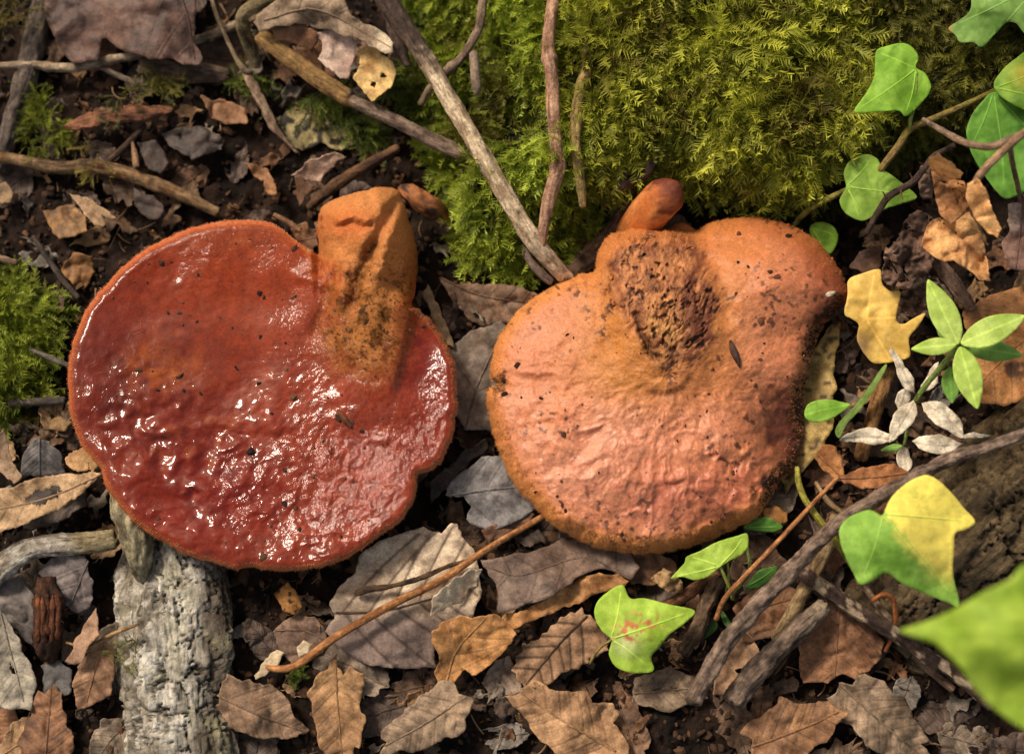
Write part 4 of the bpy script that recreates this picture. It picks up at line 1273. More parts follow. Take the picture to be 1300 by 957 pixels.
leaf('leaf_fragment', [(55, 270), (72, 262), (95, 260), (108, 274), (112, 292), (98, 300), (75, 303), (64, 288)], 7, B(90, 62, 38, 152, 114, 72), 'brown curled leaf fragment near the hooked tan fragment', wave=2, mat=M_WETLEAF)
leaf('leaf_fragment', [(80, 330), (95, 320), (118, 325), (120, 345), (106, 368), (90, 356), (76, 344)], 5, B(86, 58, 34, 140, 100, 62), 'ochre crumbly leaf fragment left above the red cap', wave=2.5)
leaf('leaf_fragment', [(-10, 232), (8, 232), (17, 245), (14, 256), (-10, 262)], 7, B(100, 78, 56, 150, 122, 92), 'small tan fragment below the brown bent stick', wave=1.5)
leaf('dead_leaf', [(205, 168), (228, 160), (262, 162), (284, 178), (281, 190), (262, 196), (243, 204), (232, 196), (216, 186)], 6, DRK, 'dark grey rotten leaf on the soil above the red cap', wave=2.5, mat=M_WETLEAF)
leaf('dead_leaf', [(168, 240), (192, 248), (208, 262), (206, 276), (188, 276), (176, 270), (168, 256)], 5, DRK, 'small dark grey leaf close to the bent stick tip', wave=2)
leaf('dead_leaf', [(175, 180), (200, 178), (214, 205), (205, 220), (188, 214)], 5, DRK, 'dark brownish leaf scrap between the bark chip and bent stick', wave=2)
leaf('dead_leaf', [(312, 208), (330, 212), (350, 225), (352, 248), (340, 246), (334, 232), (322, 226)], 6, B(96, 66, 44, 150, 108, 74), 'tan brown leaf scrap with a hole right of the soil patch', wave=2.5, jag=1.5)
leaf('dead_leaf', [(255, 122), (285, 128), (312, 140), (314, 156), (290, 158), (268, 150)], 6, B(88, 62, 44, 140, 102, 74), 'brown torn leaf scrap beside the jagged splinter', wave=3, jag=1.6)
leaf('dead_leaf', [(352, 150), (372, 138), (402, 140), (440, 160), (452, 182), (430, 190), (408, 182), (385, 192), (366, 182), (358, 168)], 3, B(104, 92, 60, 160, 146, 104), 'blotchy yellowish grey leaf below the peeled stick', wave=2.5, spots=(lin(48, 42, 30), .15), jag=2)

# between the mushrooms
leaf('dead_leaf', [(558, 351), (575, 360), (602, 360), (640, 360), (668, 366), (690, 378), (672, 398), (645, 410), (618, 413), (596, 407), (578, 385)], [(560, 352, 9), (640, 362, 15), (600, 410, 6), (690, 380, 14)], B(78, 60, 48, 120, 94, 76), 'dull brown leaf between the two mushrooms below the moss', rib=[(560, 353), (610, 375), (680, 385)], side=24, wave=2.5)
leaf('dead_leaf', [(572, 440), (590, 425), (618, 414), (645, 405), (665, 400), (660, 470), (650, 530), (622, 548), (592, 546), (578, 525), (570, 490)], [(575, 450, 4), (640, 410, 10), (640, 540, 7), (585, 540, 5)], B(88, 76, 68, 130, 114, 102), 'smooth grey brown leaf lying between the two caps', rib=[(590, 545), (610, 480), (650, 400)], side=30, wave=1.5, mat=M_WETLEAF)
leaf('dead_leaf', [(536, 370), (545, 362), (552, 380), (560, 402), (572, 420), (578, 440), (566, 436), (550, 412)], 7, B(104, 84, 60, 150, 126, 96), 'narrow tan leaf scrap touching the edge of the red lobe', wave=1.5)
leaf('dead_leaf', [(563, 630), (572, 612), (590, 598), (612, 580), (640, 578), (680, 600), (690, 640), (672, 654), (650, 664), (625, 674), (604, 668), (592, 660), (597, 644), (588, 632), (576, 630)],
     [(565, 630, 12), (620, 590, 12), (670, 650, 10), (600, 662, 4), (620, 625, 15)], B(84, 80, 82, 132, 128, 130), 'bluish grey leathery leaf half under the orange cap', rib=[(568, 629), (620, 622), (680, 615)], side=30, wave=1.2, mat=M_WETLEAF)
leaf('dead_leaf', [(612, 672), (640, 660), (668, 648), (680, 652), (672, 668), (645, 684), (620, 690)], 8, B(80, 56, 44, 124, 90, 70), 'brown leaf strip under the bluish grey leaf', wave=2)
leaf('dead_leaf', [(548, 610), (570, 592), (592, 572), (618, 556), (622, 566), (600, 585), (575, 608), (556, 632), (546, 640)], 5, DRK, 'dark folded leaf edge in the gap between the caps', wave=2, curl=2, mat=M_WETLEAF)

# bottom centre
leaf('dead_leaf', [(452, 728), (456, 706), (478, 690), (500, 681), (520, 674), (538, 668), (552, 676), (562, 678), (571, 664), (578, 666), (586, 680), (600, 694), (608, 722), (612, 750), (600, 781), (575, 795), (550, 808),
                   (550, 828), (555, 846), (520, 848), (495, 848), (472, 845), (448, 834), (428, 818), (412, 800), (424, 781), (418, 762), (436, 742)],
     [(440, 800, 8), (460, 720, 12), (540, 672, 14), (600, 700, 13), (555, 840, 6), (510, 770, 14)], BEI, 'large beige leaf with dark veins under the curved stalk', rib=[(415, 778), (480, 776), (540, 762), (606, 742)], side=32, wave=1.4, curl=1,
     colfun=lambda c, x, y, e, v, f, g: mixc(mixc(c, lin(126, 106, 96) * np.ones((len(x), 1)), sst(750, 800, y)), lin(78, 62, 52) * np.ones((len(x), 1)), .7 * np.exp(-(v / 1.3) ** 2)), ribcol=lin(92, 70, 54))
leaf('leaf_fragment', [(548, 764), (560, 745), (575, 735), (596, 722), (611, 722), (606, 742), (592, 752), (586, 766), (572, 768), (560, 776), (548, 784)], [(548, 780, 16), (610, 722, 18), (586, 766, 13)], B(176, 152, 128, 220, 200, 178), 'pale torn flap lying on the beige leaf by the stalk', wave=1.6, curl=1.2)
leaf('dead_leaf', [(348, 800), (362, 786), (380, 780), (400, 784), (414, 800), (415, 820), (398, 836), (372, 842), (356, 830)], 5, B(86, 66, 56, 134, 108, 92), 'small brown leaf with a pale chip under the stalk', rib=[(350, 800), (385, 800), (412, 812)], wave=2)
leaf('leaf_fragment', [(376, 820), (384, 812), (397, 816), (394, 826), (380, 834)], 10, B(168, 152, 128, 214, 200, 176), 'whitish wood chip on the small brown leaf', wave=.8, cat='chip')
leaf('leaf_fragment', [(325, 856), (338, 836), (350, 824), (360, 830), (352, 842), (338, 854), (326, 862)], 7, B(160, 142, 116, 208, 190, 164), 'whitish splinter at the lower end of the curved stalk', wave=.8, cat='chip')
leaf('leaf_fragment', [(350, 752), (362, 742), (378, 750), (384, 768), (376, 780), (360, 776)], 8, B(128, 84, 40, 186, 132, 74), 'crumbly orange fragment in the shade below the red cap', wave=2.5, jag=1.6, spots=(lin(60, 38, 22), .3))
leaf('dead_leaf', [(548, 802), (560, 790), (580, 784), (604, 782), (625, 778), (650, 796), (657, 806), (640, 828), (618, 848), (598, 858), (592, 850), (580, 862), (568, 872), (556, 868), (552, 852), (560, 838), (550, 820)],
     [(552, 810, 16), (620, 785, 22), (657, 806, 20), (570, 865, 8), (615, 845, 13)], TANL, 'warm tan leaf folded in front of the beige leaf', rib=[(566, 868), (580, 825), (615, 786)], side=26, wave=2.2, curl=1.5, ribcol=lin(196, 150, 100))
leaf('dead_leaf', [(614, 792), (640, 782), (665, 772), (700, 755), (735, 735), (760, 728), (786, 728), (800, 738), (790, 748), (772, 750), (752, 756), (735, 766), (712, 774), (690, 783), (672, 790), (654, 797), (632, 799)],
     [(616, 792, 17), (700, 762, 18), (790, 735, 11), (735, 764, 14)], B(124, 84, 50, 178, 130, 84), 'curled tan leaf edge under the dark grey brown leaf', wave=3, wscale=22, curl=2.5)
leaf('dead_leaf', [(610, 712), (640, 706), (667, 702), (690, 694), (718, 684), (760, 684), (795, 695), (812, 720), (800, 738), (785, 730), (762, 722), (741, 727), (722, 742), (702, 757), (668, 768), (634, 778), (631, 760), (630, 745), (620, 728)],
     [(612, 714, 20), (634, 776, 22), (720, 690, 8), (795, 735, 12), (700, 750, 24)], B(82, 66, 58, 126, 106, 96), 'dark grey brown leaf with a pointed lobe below the orange cap', rib=[(800, 735), (740, 708), (660, 730), (612, 716)], side=34, wave=1.6, mat=M_WETLEAF, curl=.8)
leaf('dead_leaf', [(654, 835), (668, 820), (690, 805), (712, 786), (735, 772), (756, 786), (768, 802), (775, 826), (760, 832), (748, 838), (738, 848), (722, 852), (710, 858), (702, 864), (688, 868), (674, 874), (660, 868), (650, 850)],
     [(655, 840, 12), (735, 775, 18), (772, 825, 13), (680, 870, 8)], B(112, 84, 64, 160, 126, 98), 'brown toothed leaf with dark veins beside the spotted lime leaf', rib=[(745, 782), (712, 815), (668, 868)], side=20, wave=1.2, teeth=15,
     colfun=lambda c, x, y, e, v, f, g: mixc(c, lin(66, 46, 34) * np.ones((len(x), 1)), .75 * np.exp(-(v / 1.4) ** 2)), ribcol=lin(84, 60, 44))
leaf('dead_leaf', [(770, 700), (800, 690), (840, 702), (862, 716), (858, 730), (830, 742), (802, 742), (795, 725)], 7, BRN, 'brown leaf tucked under the lower rim of the orange cap', wave=2.5, mat=M_WETLEAF)
leaf('leaf_fragment', [(828, 732), (842, 722), (856, 728), (868, 740), (866, 752), (850, 752), (836, 742)], 15, B(112, 88, 60, 168, 136, 98), 'small crinkled tan fragment beside the lime ivy tip', wave=3, wscale=12, jag=1.6)
leaf('dead_leaf', [(610, 868), (628, 838), (646, 832), (656, 850), (664, 880), (630, 890)], 6, B(110, 92, 80, 150, 130, 116), 'grey brown leaf behind the teeth of the brown leaf', rib=[(640, 835), (630, 888)], side=16, wave=1.5)
leaf('dead_leaf', [(805, 858), (850, 845), (880, 860), (900, 885), (850, 905), (800, 890)], 4, GBR, 'grey brown leaf under the lower edge of the spotted lime leaf', rib=[(805, 880), (890, 872)], side=20, wave=2)

# bottom right
leaf('dead_leaf', [(1012, 815), (1022, 785), (1040, 765), (1062, 752), (1085, 770), (1105, 795), (1122, 815), (1118, 838), (1102, 852), (1088, 862), (1072, 856), (1050, 866), (1020, 870)],
     [(1015, 830, 6), (1060, 755, 13), (1118, 825, 8), (1060, 820, 12)], B(98, 68, 50, 146, 104, 74), 'rounded brown leaf between the broken stick and dark peeling stick', rib=[(1066, 756), (1060, 860)], side=26, wave=2)
leaf('dead_leaf', [(905, 850), (925, 815), (950, 800), (965, 830), (962, 862), (940, 880), (905, 885)], 7, B(104, 78, 60, 150, 118, 92), 'brown leaf with a round hole beside the broken stick', wave=2, holes=[[(935, 850), (950, 845), (955, 858), (942, 866)]])
leaf('dead_leaf', [(930, 770), (960, 745), (992, 735), (1012, 750), (1000, 790), (975, 810), (945, 815)], 8, BRN, 'shaded brown leaf behind the long grey brown twig', rib=[(935, 780), (1005, 760)], side=22, wave=2.5)
leaf('dead_leaf', [(1064, 606), (1080, 598), (1104, 592), (1134, 589), (1150, 596), (1154, 604), (1138, 616), (1112, 622), (1088, 618), (1072, 613)], [(1066, 607, 33), (1110, 590, 30), (1110, 620, 36), (1152, 602, 27)], B(108, 66, 40, 158, 106, 68), 'reddish brown leaf at the tip of the orange stalk', rib=[(1066, 607), (1110, 606), (1152, 600)], wave=1.2, mat=M_WETLEAF, ribcol=lin(170, 120, 80))
leaf('dead_leaf', [(1034, 578), (1046, 562), (1060, 566), (1068, 585), (1070, 604), (1060, 608), (1044, 596)], 26, B(120, 76, 42, 168, 118, 74), 'small brown leaf beside the orange cap torn edge', rib=[(1038, 576), (1068, 606)], wave=1.5, mat=M_WETLEAF)
leaf('dead_leaf', [(1036, 440), (1054, 412), (1066, 408), (1066, 428), (1058, 460), (1062, 490), (1056, 520), (1058, 545), (1046, 568), (1028, 588), (1010, 612), (994, 626), (990, 600), (1000, 560), (1005, 500), (1015, 460)], [(1060, 412, 9), (1056, 520, 13), (1000, 620, 8), (1010, 500, 6)],
     B(120, 100, 56, 172, 146, 90), 'mottled yellow brown leaf under the torn edge of the orange cap', wave=1.5, spots=(lin(70, 48, 30), .2), curl=1)
leaf('dead_leaf', [(968, 646), (984, 640), (998, 650), (1000, 662), (984, 668), (972, 660)], 16, B(130, 88, 42, 176, 128, 72), 'small ochre leaf scrap below the orange cap rot', wave=1.5)
leaf('dead_leaf', [(1096, 640), (1140, 622), (1165, 640), (1160, 668), (1120, 672), (1098, 660)], 14, B(74, 44, 28, 112, 70, 46), 'dark red brown leaf in the shade of the yellow green leaf', wave=2, mat=M_WETLEAF)
leaf('dead_leaf', [(1145, 760), (1172, 745), (1195, 762), (1200, 792), (1180, 805), (1155, 795)], 9, DRK, 'dark grey leaf scrap below the yellow green leaf', wave=2)

# right edge
leaf('dead_leaf', [(1222, 395), (1245, 382), (1275, 368), (1310, 358), (1345, 380), (1345, 490), (1310, 506), (1275, 514), (1250, 512), (1235, 500), (1238, 470), (1226, 430)], [(1230, 400, 16), (1320, 370, 22), (1260, 508, 14), (1330, 480, 16)],
     B(150, 98, 54, 200, 144, 92), 'orange tan leaf with dark stains behind the seedling', rib=[(1345, 400), (1290, 440), (1236, 495)], side=30, wave=1.5,
     colfun=lambda c, x, y, e, v, f, g: mixc(mixc(c, lin(96, 62, 38) * np.ones((len(x), 1)), .8 * gauss(x, y, 1250, 390, 60, 22)), lin(70, 46, 36) * np.ones((len(x), 1)), .9 * sst(0, 8, 16 - np.hypot(x - 1288, y - 470) + 6 * g)))
leaf('dead_leaf', [(1176, 290), (1190, 276), (1210, 282), (1228, 268), (1240, 284), (1248, 300), (1254, 330), (1257, 356), (1243, 356), (1230, 340), (1212, 330), (1195, 332), (1176, 320), (1170, 306)], [(1175, 310, 50), (1225, 272, 70), (1256, 356, 60), (1200, 320, 62)],
     B(142, 98, 62, 194, 150, 102), 'dried tan leaf curled on the foreground twigs', wave=4, wscale=22, curl=3)
leaf('dead_leaf', [(1227, 232), (1240, 225), (1252, 240), (1263, 270), (1272, 290), (1268, 300), (1256, 296), (1244, 284), (1232, 268), (1228, 250)], [(1230, 235, 83), (1250, 240, 86), (1268, 296, 78)], B(196, 140, 88, 236, 186, 132), 'pale orange curled leaf strip hanging from the foreground twig', wave=2, curl=2)
leaf('dead_leaf', [(1178, 200), (1190, 196), (1206, 206), (1222, 220), (1218, 228), (1200, 224), (1182, 214)], [(1180, 200, 80), (1220, 224, 82), (1190, 215, 74)], B(182, 128, 78, 226, 176, 122), 'small pale orange leaf roll beside the foreground twigs', wave=1.5, curl=2)
leaf('dead_leaf', [(1184, 212), (1200, 222), (1222, 230), (1232, 250), (1226, 275), (1205, 285), (1192, 270), (1186, 240)], [(1186, 215, 72), (1230, 240, 74), (1200, 282, 64)], B(98, 66, 42, 150, 106, 68), 'shaded brown leaf fold beneath the pale orange rolls', wave=4, wscale=18)
leaf('dead_leaf', [(1168, 212), (1184, 206), (1190, 230), (1184, 250), (1172, 254), (1166, 238)], [(1170, 215, 40), (1188, 215, 42), (1175, 250, 34)], B(72, 54, 46, 108, 86, 74), 'dark brown papery scrap left of the pale orange rolls', wave=3, wscale=14)
leaf('dead_leaf', [(1120, 335), (1124, 318), (1136, 310), (1146, 290), (1155, 272), (1172, 268), (1185, 278), (1188, 300), (1184, 330), (1180, 350), (1165, 352), (1158, 366), (1140, 370), (1128, 362), (1118, 350)], [(1122, 340, 26), (1165, 275, 36), (1180, 345, 28), (1150, 320, 40)],
     B(66, 48, 40, 116, 90, 76), 'dark brown crinkled leaf above the yellow fallen leaf', wave=5, wscale=14, curl=3, jag=2)
leaf('dead_leaf', [(1138, 372), (1158, 362), (1182, 356), (1192, 376), (1180, 394), (1160, 402), (1142, 400)], 18, B(54, 40, 34, 92, 72, 60), 'dark crumbled leaf beside the yellow fallen leaf', wave=4, wscale=14, jag=2)
leaf('dead_leaf', [(1090, 318), (1120, 310), (1118, 340), (1098, 346), (1078, 340)], 14, B(56, 40, 32, 92, 66, 52), 'dark brown leaf in the shade above the yellow leaf', wave=2)
leaf('dead_leaf', [(1280, 258), (1296, 252), (1330, 256), (1330, 340), (1298, 346), (1280, 338), (1274, 310), (1280, 290)], [(1280, 260, 40), (1330, 260, 44), (1290, 342, 32)], B(92, 66, 60, 140, 108, 98), 'purplish brown leaf hanging at the edge of the bank', rib=[(1300, 250), (1290, 340)], wave=2,
     colfun=lambda c, x, y, e, v, f, g: mixc(c, lin(180, 156, 142) * np.ones((len(x), 1)), sst(300, 285, y) * sst(1300, 1290, x + 4 * g)))
YEL = leaf('dead_leaf', [(1077, 356), (1092, 348), (1117, 342), (1120, 360), (1130, 369), (1143, 371), (1140, 390), (1138, 407), (1148, 411), (1160, 404), (1175, 398), (1165, 415), (1154, 430), (1155, 452), (1138, 458), (1122, 461), (1108, 460), (1096, 447), (1088, 430), (1090, 412), (1080, 404), (1072, 398), (1076, 375)],
     [(1080, 360, 27), (1115, 345, 26), (1172, 400, 24), (1110, 458, 20), (1115, 405, 26)], B(214, 180, 90, 242, 212, 122), 'bright yellow lobed ivy leaf fallen beside the orange cap', veins=[[(1100, 405), (1170, 402)], [(1100, 405), (1110, 350)], [(1100, 405), (1130, 455)]], wave=1, jag=.3, mat=M_GREEN,
     colfun=lambda c, x, y, e, v, f, g: mixc(c, lin(160, 124, 92) * np.ones((len(x), 1)), .8 * np.clip(gauss(x, y, 1095, 438, 12, 16), 0, 1)))

# lower left
leaf('dead_leaf', [(-30, 634), (0, 622), (30, 610), (50, 604), (78, 602), (104, 600), (128, 600), (116, 616), (98, 632), (75, 645), (50, 656), (22, 668), (-30, 684)], [(-20, 640, 20), (128, 602, 22), (-20, 680, 24), (60, 610, 17), (60, 652, 26)], B(128, 102, 76, 180, 150, 118),
     'tan skeletonised leaf with a dark hole and upturned rim', rib=[(128, 602), (60, 632), (-20, 650)], side=22, wave=1.5, curl=2, holes=[[(32, 632), (46, 622), (66, 618), (80, 616), (72, 630), (56, 640), (40, 642)]], jag=1.4)
leaf('dead_leaf', [(20, 640), (60, 606), (110, 606), (112, 640), (70, 665), (30, 672)], 10, DRK, 'dark grey leaf showing through the hole of the tan leaf', wave=1.5, mat=M_WETLEAF)
leaf('leaf_fragment', [(82, 580), (92, 568), (108, 566), (124, 574), (130, 588), (122, 602), (112, 596), (98, 599), (86, 592)], 20, B(140, 104, 68, 194, 154, 110), 'crumbly tan leaf fragment touching the lower rim of the red cap', wave=2, jag=2.2, holes=[[(108, 584), (116, 586), (112, 592)]])
leaf('dead_leaf', [(22, 604), (30, 575), (46, 554), (62, 560), (80, 580), (84, 600), (55, 606)], [(25, 600, 14), (46, 556, 20), (84, 596, 14)], B(76, 72, 74, 122, 116, 116), 'grey pleated leaf standing beside the crumbly tan fragment', rib=[(50, 556), (50, 604)], side=10, wave=1.5, mat=M_WETLEAF)
leaf('dead_leaf', [(-20, 560), (6, 545), (12, 575), (26, 605), (20, 616), (0, 600), (-20, 590)], 14, B(92, 74, 60, 140, 116, 96), 'narrow curled brown leaf beside the grey pleated leaf', wave=2, curl=2)
leaf('leaf_fragment', [(60, 532), (80, 528), (92, 536), (84, 546), (64, 546)], 7, B(110, 84, 54, 156, 122, 82), 'small ochre scrap between moss cushion and red cap', wave=1.5)
leaf('dead_leaf', [(48, 728), (70, 700), (108, 706), (118, 740), (116, 770), (100, 780), (84, 770), (62, 748)], [(50, 728, 10), (110, 710, 14), (100, 778, 9)], B(76, 68, 70, 118, 108, 108), 'dark purplish grey leaf below the curled pale bark', rib=[(112, 712), (88, 772)], side=18, wave=2, mat=M_WETLEAF)
leaf('dead_leaf', [(-20, 740), (25, 730), (45, 760), (42, 820), (20, 800), (-20, 780)], 6, GRY, 'damp dark grey leaf left of the rotten wood', wave=2, mat=M_WETLEAF)
leaf('dead_leaf', [(-20, 775), (4, 776), (20, 806), (36, 840), (46, 868), (40, 900), (-20, 900)], [(-20, 780, 12), (4, 776, 12), (40, 880, 10)], B(104, 96, 88, 154, 146, 134), 'pale grey leaf with a slit at the left of the rotten wood', rib=[(0, 776), (30, 890)], side=20, wave=1.5, holes=[[(12, 842), (22, 852), (18, 856), (11, 850)]])
leaf('dead_leaf', [(84, 838), (95, 815), (110, 788), (122, 773), (125, 790), (124, 806), (115, 818), (104, 838), (94, 843)], [(84, 838, 15), (122, 775, 18), (115, 820, 18)], B(112, 84, 68, 156, 124, 102), 'folded reddish brown leaf lobe under the hair thin twig', wave=1, curl=1)
leaf('dead_leaf', [(92, 870), (98, 846), (112, 828), (130, 812), (144, 822), (146, 850), (142, 885), (100, 900)], 11, B(110, 80, 60, 158, 122, 94), 'reddish brown leaf lying against the lichen branch', rib=[(130, 815), (110, 890)], side=18, wave=1.5)
leaf('dead_leaf', [(52, 845), (78, 838), (92, 850), (90, 880), (60, 885)], 7, B(60, 58, 58, 96, 92, 92), 'grey wet leaf scrap below the rotten wood', wave=1.5, mat=M_WETLEAF)

# strip under the lower edge of the photograph
for i, (x, y, s, cc, lb) in enumerate([
        (330, 905, 60, B(92, 72, 58, 138, 112, 92), 'greyish brown leaf in front of the lichen branch'),
        (430, 905, 62, B(112, 82, 56, 160, 124, 88), 'tan oval leaf in front of the beige leaf'),
        (540, 915, 62, GBR, 'grey brown oval leaf in front of the warm tan leaf'),
        (720, 915, 74, B(120, 90, 66, 168, 132, 100), 'light brown oval leaf in front of the toothed leaf'),
        (60, 930, 60, BRN, 'dark brown oval leaf in front of the pale grey slit leaf'),
        (1010, 925, 66, B(104, 74, 54, 150, 112, 82), 'reddish brown oval leaf in front of the broken stick'),
        (1120, 915, 70, GBR, 'grey oval leaf in front of the rounded brown leaf')]):
    a = 0.4 + i * 1.1
    th = np.linspace(0, 2 * math.pi, 29)[:-1]
    lobe = 1 + .07 * np.cos(th * (5 + i % 3) + i) + .09 * np.random.default_rng(900 + i).normal(0, 1, 28)
    rx, ry = s, s * .55
    ox, oy = rx * np.cos(th) * lobe, ry * np.sin(th) * lobe * (1 - .3 * np.cos(th))
    o = np.stack([x + ox * np.cos(a) - oy * np.sin(a), y + ox * np.sin(a) + oy * np.cos(a)], 1)
    leaf('dead_leaf', o.tolist(), [(x - s, y, 7), (x + s, y, 4 + 4 * (i % 3)), (x, y + s, 5 + 3 * (i % 2)), (x, y, 11)], cc, lb.replace(' oval', ' lobed'), rib=[(x - rx * .98 * math.cos(a), y - rx * .98 * math.sin(a)), (x, y + 3), (x + rx * .98 * math.cos(a), y + rx * .98 * math.sin(a))], side=18, wave=2.5, curl=2)

# ------------------------------------------------------------------ ivy and seedlings
LIME = (lin(140, 178, 52), lin(172, 208, 84))
IVY = (lin(84, 140, 36), lin(126, 180, 66))
IVYD = (lin(70, 120, 40), lin(104, 156, 60))
VC0, VC1 = lin(128, 116, 44), lin(168, 160, 76)


def ivy_leaf(outline, z, cols, base, tips, parent, wave=1.2, cf=None, name='leaf', mat=None):
    veins = [[base, ((base[0] * .5 + t[0] * .5) + 2, (base[1] * .5 + t[1] * .5)), (base[0] * .12 + t[0] * .88, base[1] * .12 + t[1] * .88)] for t in tips]
    o = leaf(name, outline, z, cols, parent=parent, veins=veins, wave=wave, jag=.25, mat=mat or M_GREEN, colfun=cf, thick=.3)
    sd_ = int(abs(outline[0][0] * 3 + outline[0][1] * 11)) % 991
    for v in veins:
        R = catmull(np.array(v, float), 5)
        R = R[sdf(R[:, 0], R[:, 1], outline) > 1.5]
        if len(R) < 3: continue
        rz = zfield(z, R[:, 0], R[:, 1]) + relief(R[:, 0], R[:, 1], wave, 34, sd_) + .02
        vc = np.asarray(cols[1]) * np.array([1.25, 1.15, 1.1])
        tube('vein', np.stack([R[:, 0], R[:, 1], rz, np.linspace(.9, .35, len(R))], 1), vc * .95, vc * 1.05, parent=o, mat=M_VEIN, step=5, seg=5, rough=.02)
    return o


M_VEIN = mat_plain('leaf_vein', .55, .3, 900, .9, 1.1, .0001)
iv = empty('ivy_plant', W(1010, 290, 0))
tag(iv, 'climbing ivy vine with heart shaped leaves against the mossy bank', 'ivy')
tube('stem', [(1004, 292, 10, 3.5), (1020, 272, 18, 4), (1040, 258, 24, 4), (1060, 248, 29, 3.6), (1078, 238, 33, 2.6)], VC0, VC1, parent=iv, seg=10, rough=.08)
tube('stem', [(1060, 248, 29, 3), (1095, 240, 31, 3), (1120, 212, 40, 4.4), (1140, 186, 45, 4.6), (1155, 164, 48, 4.6), (1175, 155, 50, 4.2), (1215, 138, 50, 4), (1262, 116, 52, 3.6)], VC0, lin(150, 122, 72), parent=iv, seg=10, rough=.08)
tube('petiole', [(1155, 164, 48, 2.6), (1156, 152, 52, 2.4), (1162, 128, 55, 2), (1164, 92, 56, 1.5)], lin(120, 132, 50), lin(156, 168, 80), parent=iv, seg=8, rough=.03)
ivy_leaf([(1112, 66), (1125, 59), (1147, 55), (1160, 62), (1166, 74), (1163, 86), (1174, 93), (1182, 108), (1178, 121), (1164, 137), (1150, 148), (1141, 141), (1116, 142), (1085, 142), (1100, 118), (1110, 95)],
         [(1112, 66, 52), (1165, 65, 56), (1180, 115, 54), (1090, 142, 58), (1150, 145, 56), (1140, 100, 60)], (lin(96, 146, 34), lin(138, 186, 68)), (1163, 88), [(1086, 142), (1114, 66), (1150, 147)], iv)
ivy_leaf([(1074, 237), (1071, 220), (1079, 204), (1098, 196), (1113, 201), (1122, 215), (1141, 229), (1164, 250), (1144, 259), (1125, 265), (1105, 277), (1092, 280), (1074, 271), (1066, 255)],
         [(1080, 205, 37), (1070, 260, 36), (1163, 250, 34), (1100, 278, 36), (1100, 238, 42)], (lin(112, 152, 50), lin(150, 188, 84)), (1075, 237), [(1163, 250), (1108, 200), (1092, 279)], iv)
ivy_leaf([(1262, 117), (1246, 130), (1234, 146), (1227, 166), (1230, 185), (1238, 204), (1255, 230), (1276, 252), (1300, 244), (1335, 232), (1350, 180), (1335, 130), (1300, 120)],
         [(1262, 118, 54), (1228, 170, 52), (1276, 252, 52), (1340, 180, 56)], IVYD, (1262, 117), [(1277, 250), (1232, 190), (1335, 200)], iv)
ivy_leaf([(1262, 112), (1270, 92), (1290, 74), (1312, 62), (1345, 70), (1350, 130), (1320, 145), (1285, 132)], [(1262, 112, 56), (1310, 64, 62), (1350, 120, 58), (1300, 100, 64)], (lin(84, 128, 36), lin(120, 160, 58)), (1264, 112), [(1345, 80), (1345, 130)], iv,
         cf=lambda c, x, y, e, v, f, g: mixc(c, lin(176, 158, 56) * np.ones((len(x), 1)), .8 * gauss(x, y, 1302, 95, 18, 16)))
ivy_leaf([(1028, 290), (1040, 282), (1056, 286), (1064, 300), (1058, 318), (1046, 324), (1034, 312)], [(1030, 290, 14), (1062, 295, 16), (1046, 324, 12)], (lin(84, 124, 30), lin(120, 160, 54)), (1030, 290), [(1048, 322), (1062, 300)], iv)

iv2 = empty('ivy_leaf', W(1260, 20, 60))
tag(iv2, 'green ivy leaf with brown tips overhanging the dark moss', 'ivy leaf')
ivy_leaf([(1204, 36), (1218, 26), (1231, 14), (1233, -4), (1228, -30), (1290, -50), (1345, -30), (1345, 50), (1318, 60), (1300, 42), (1290, 30), (1278, 29), (1265, 42), (1247, 60), (1236, 54), (1219, 54), (1214, 46)],
         [(1205, 38, 56), (1240, 58, 58), (1345, -20, 64), (1345, 50, 60), (1280, 0, 64)], (lin(98, 140, 62), lin(134, 174, 92)), (1320, -20), [(1206, 36), (1248, 58), (1316, 58)], iv2, name='blade',
         cf=lambda c, x, y, e, v, f, g: mixc(c, lin(176, 132, 84) * np.ones((len(x), 1)), np.clip(sst(1212, 1203, x) + sst(5, 1, np.hypot(x - 1289, y - 33)), 0, 1)))
tube('petiole', [(1319, -18, 63, 2.4), (1345, -30, 58, 2.6), (1372, -38, 52, 2.6)], VC0, VC1, parent=iv2, seg=8, rough=.03)

lime = empty('ivy_leaf', W(815, 800, 14))
tag(lime, 'lime green fallen ivy leaf with reddish spots', 'ivy leaf')


def lime_cf(c, x, y, e, v, f, g):
    sp = sst(.12, .4, fbm(x / 5, y / 5, seed=133)) * np.clip(gauss(x, y, 797, 806, 20, 8) + gauss(x, y, 815, 790, 26, 11), 0, 1)
    c = mixc(c, lin(232, 236, 170) * np.ones((len(x), 1)), .75 * gauss(x, y, 795, 818, 16, 14))
    return mixc(c, lin(202, 118, 82) * np.ones((len(x), 1)), .95 * np.clip(sp * 1.6, 0, 1))


ivy_leaf([(790, 742), (800, 759), (819, 759), (850, 767), (882, 775), (868, 792), (851, 804), (838, 820), (827, 834), (830, 851), (812, 854), (798, 853), (782, 846), (773, 830), (776, 812), (764, 800), (755, 782), (757, 766), (770, 752)],
         [(760, 780, 22), (790, 745, 23), (880, 776, 25), (828, 850, 18), (780, 840, 20), (815, 800, 29)], LIME, (776, 811), [(881, 775), (790, 745), (828, 850)], lime, cf=lime_cf, name='blade', wave=.8)
tube('petiole', [(776, 812, 22.5, 1.6), (762, 822, 18, 1.8), (748, 842, 12, 1.8)], lin(150, 130, 70), lin(184, 160, 96), parent=lime, seg=8, rough=.03)

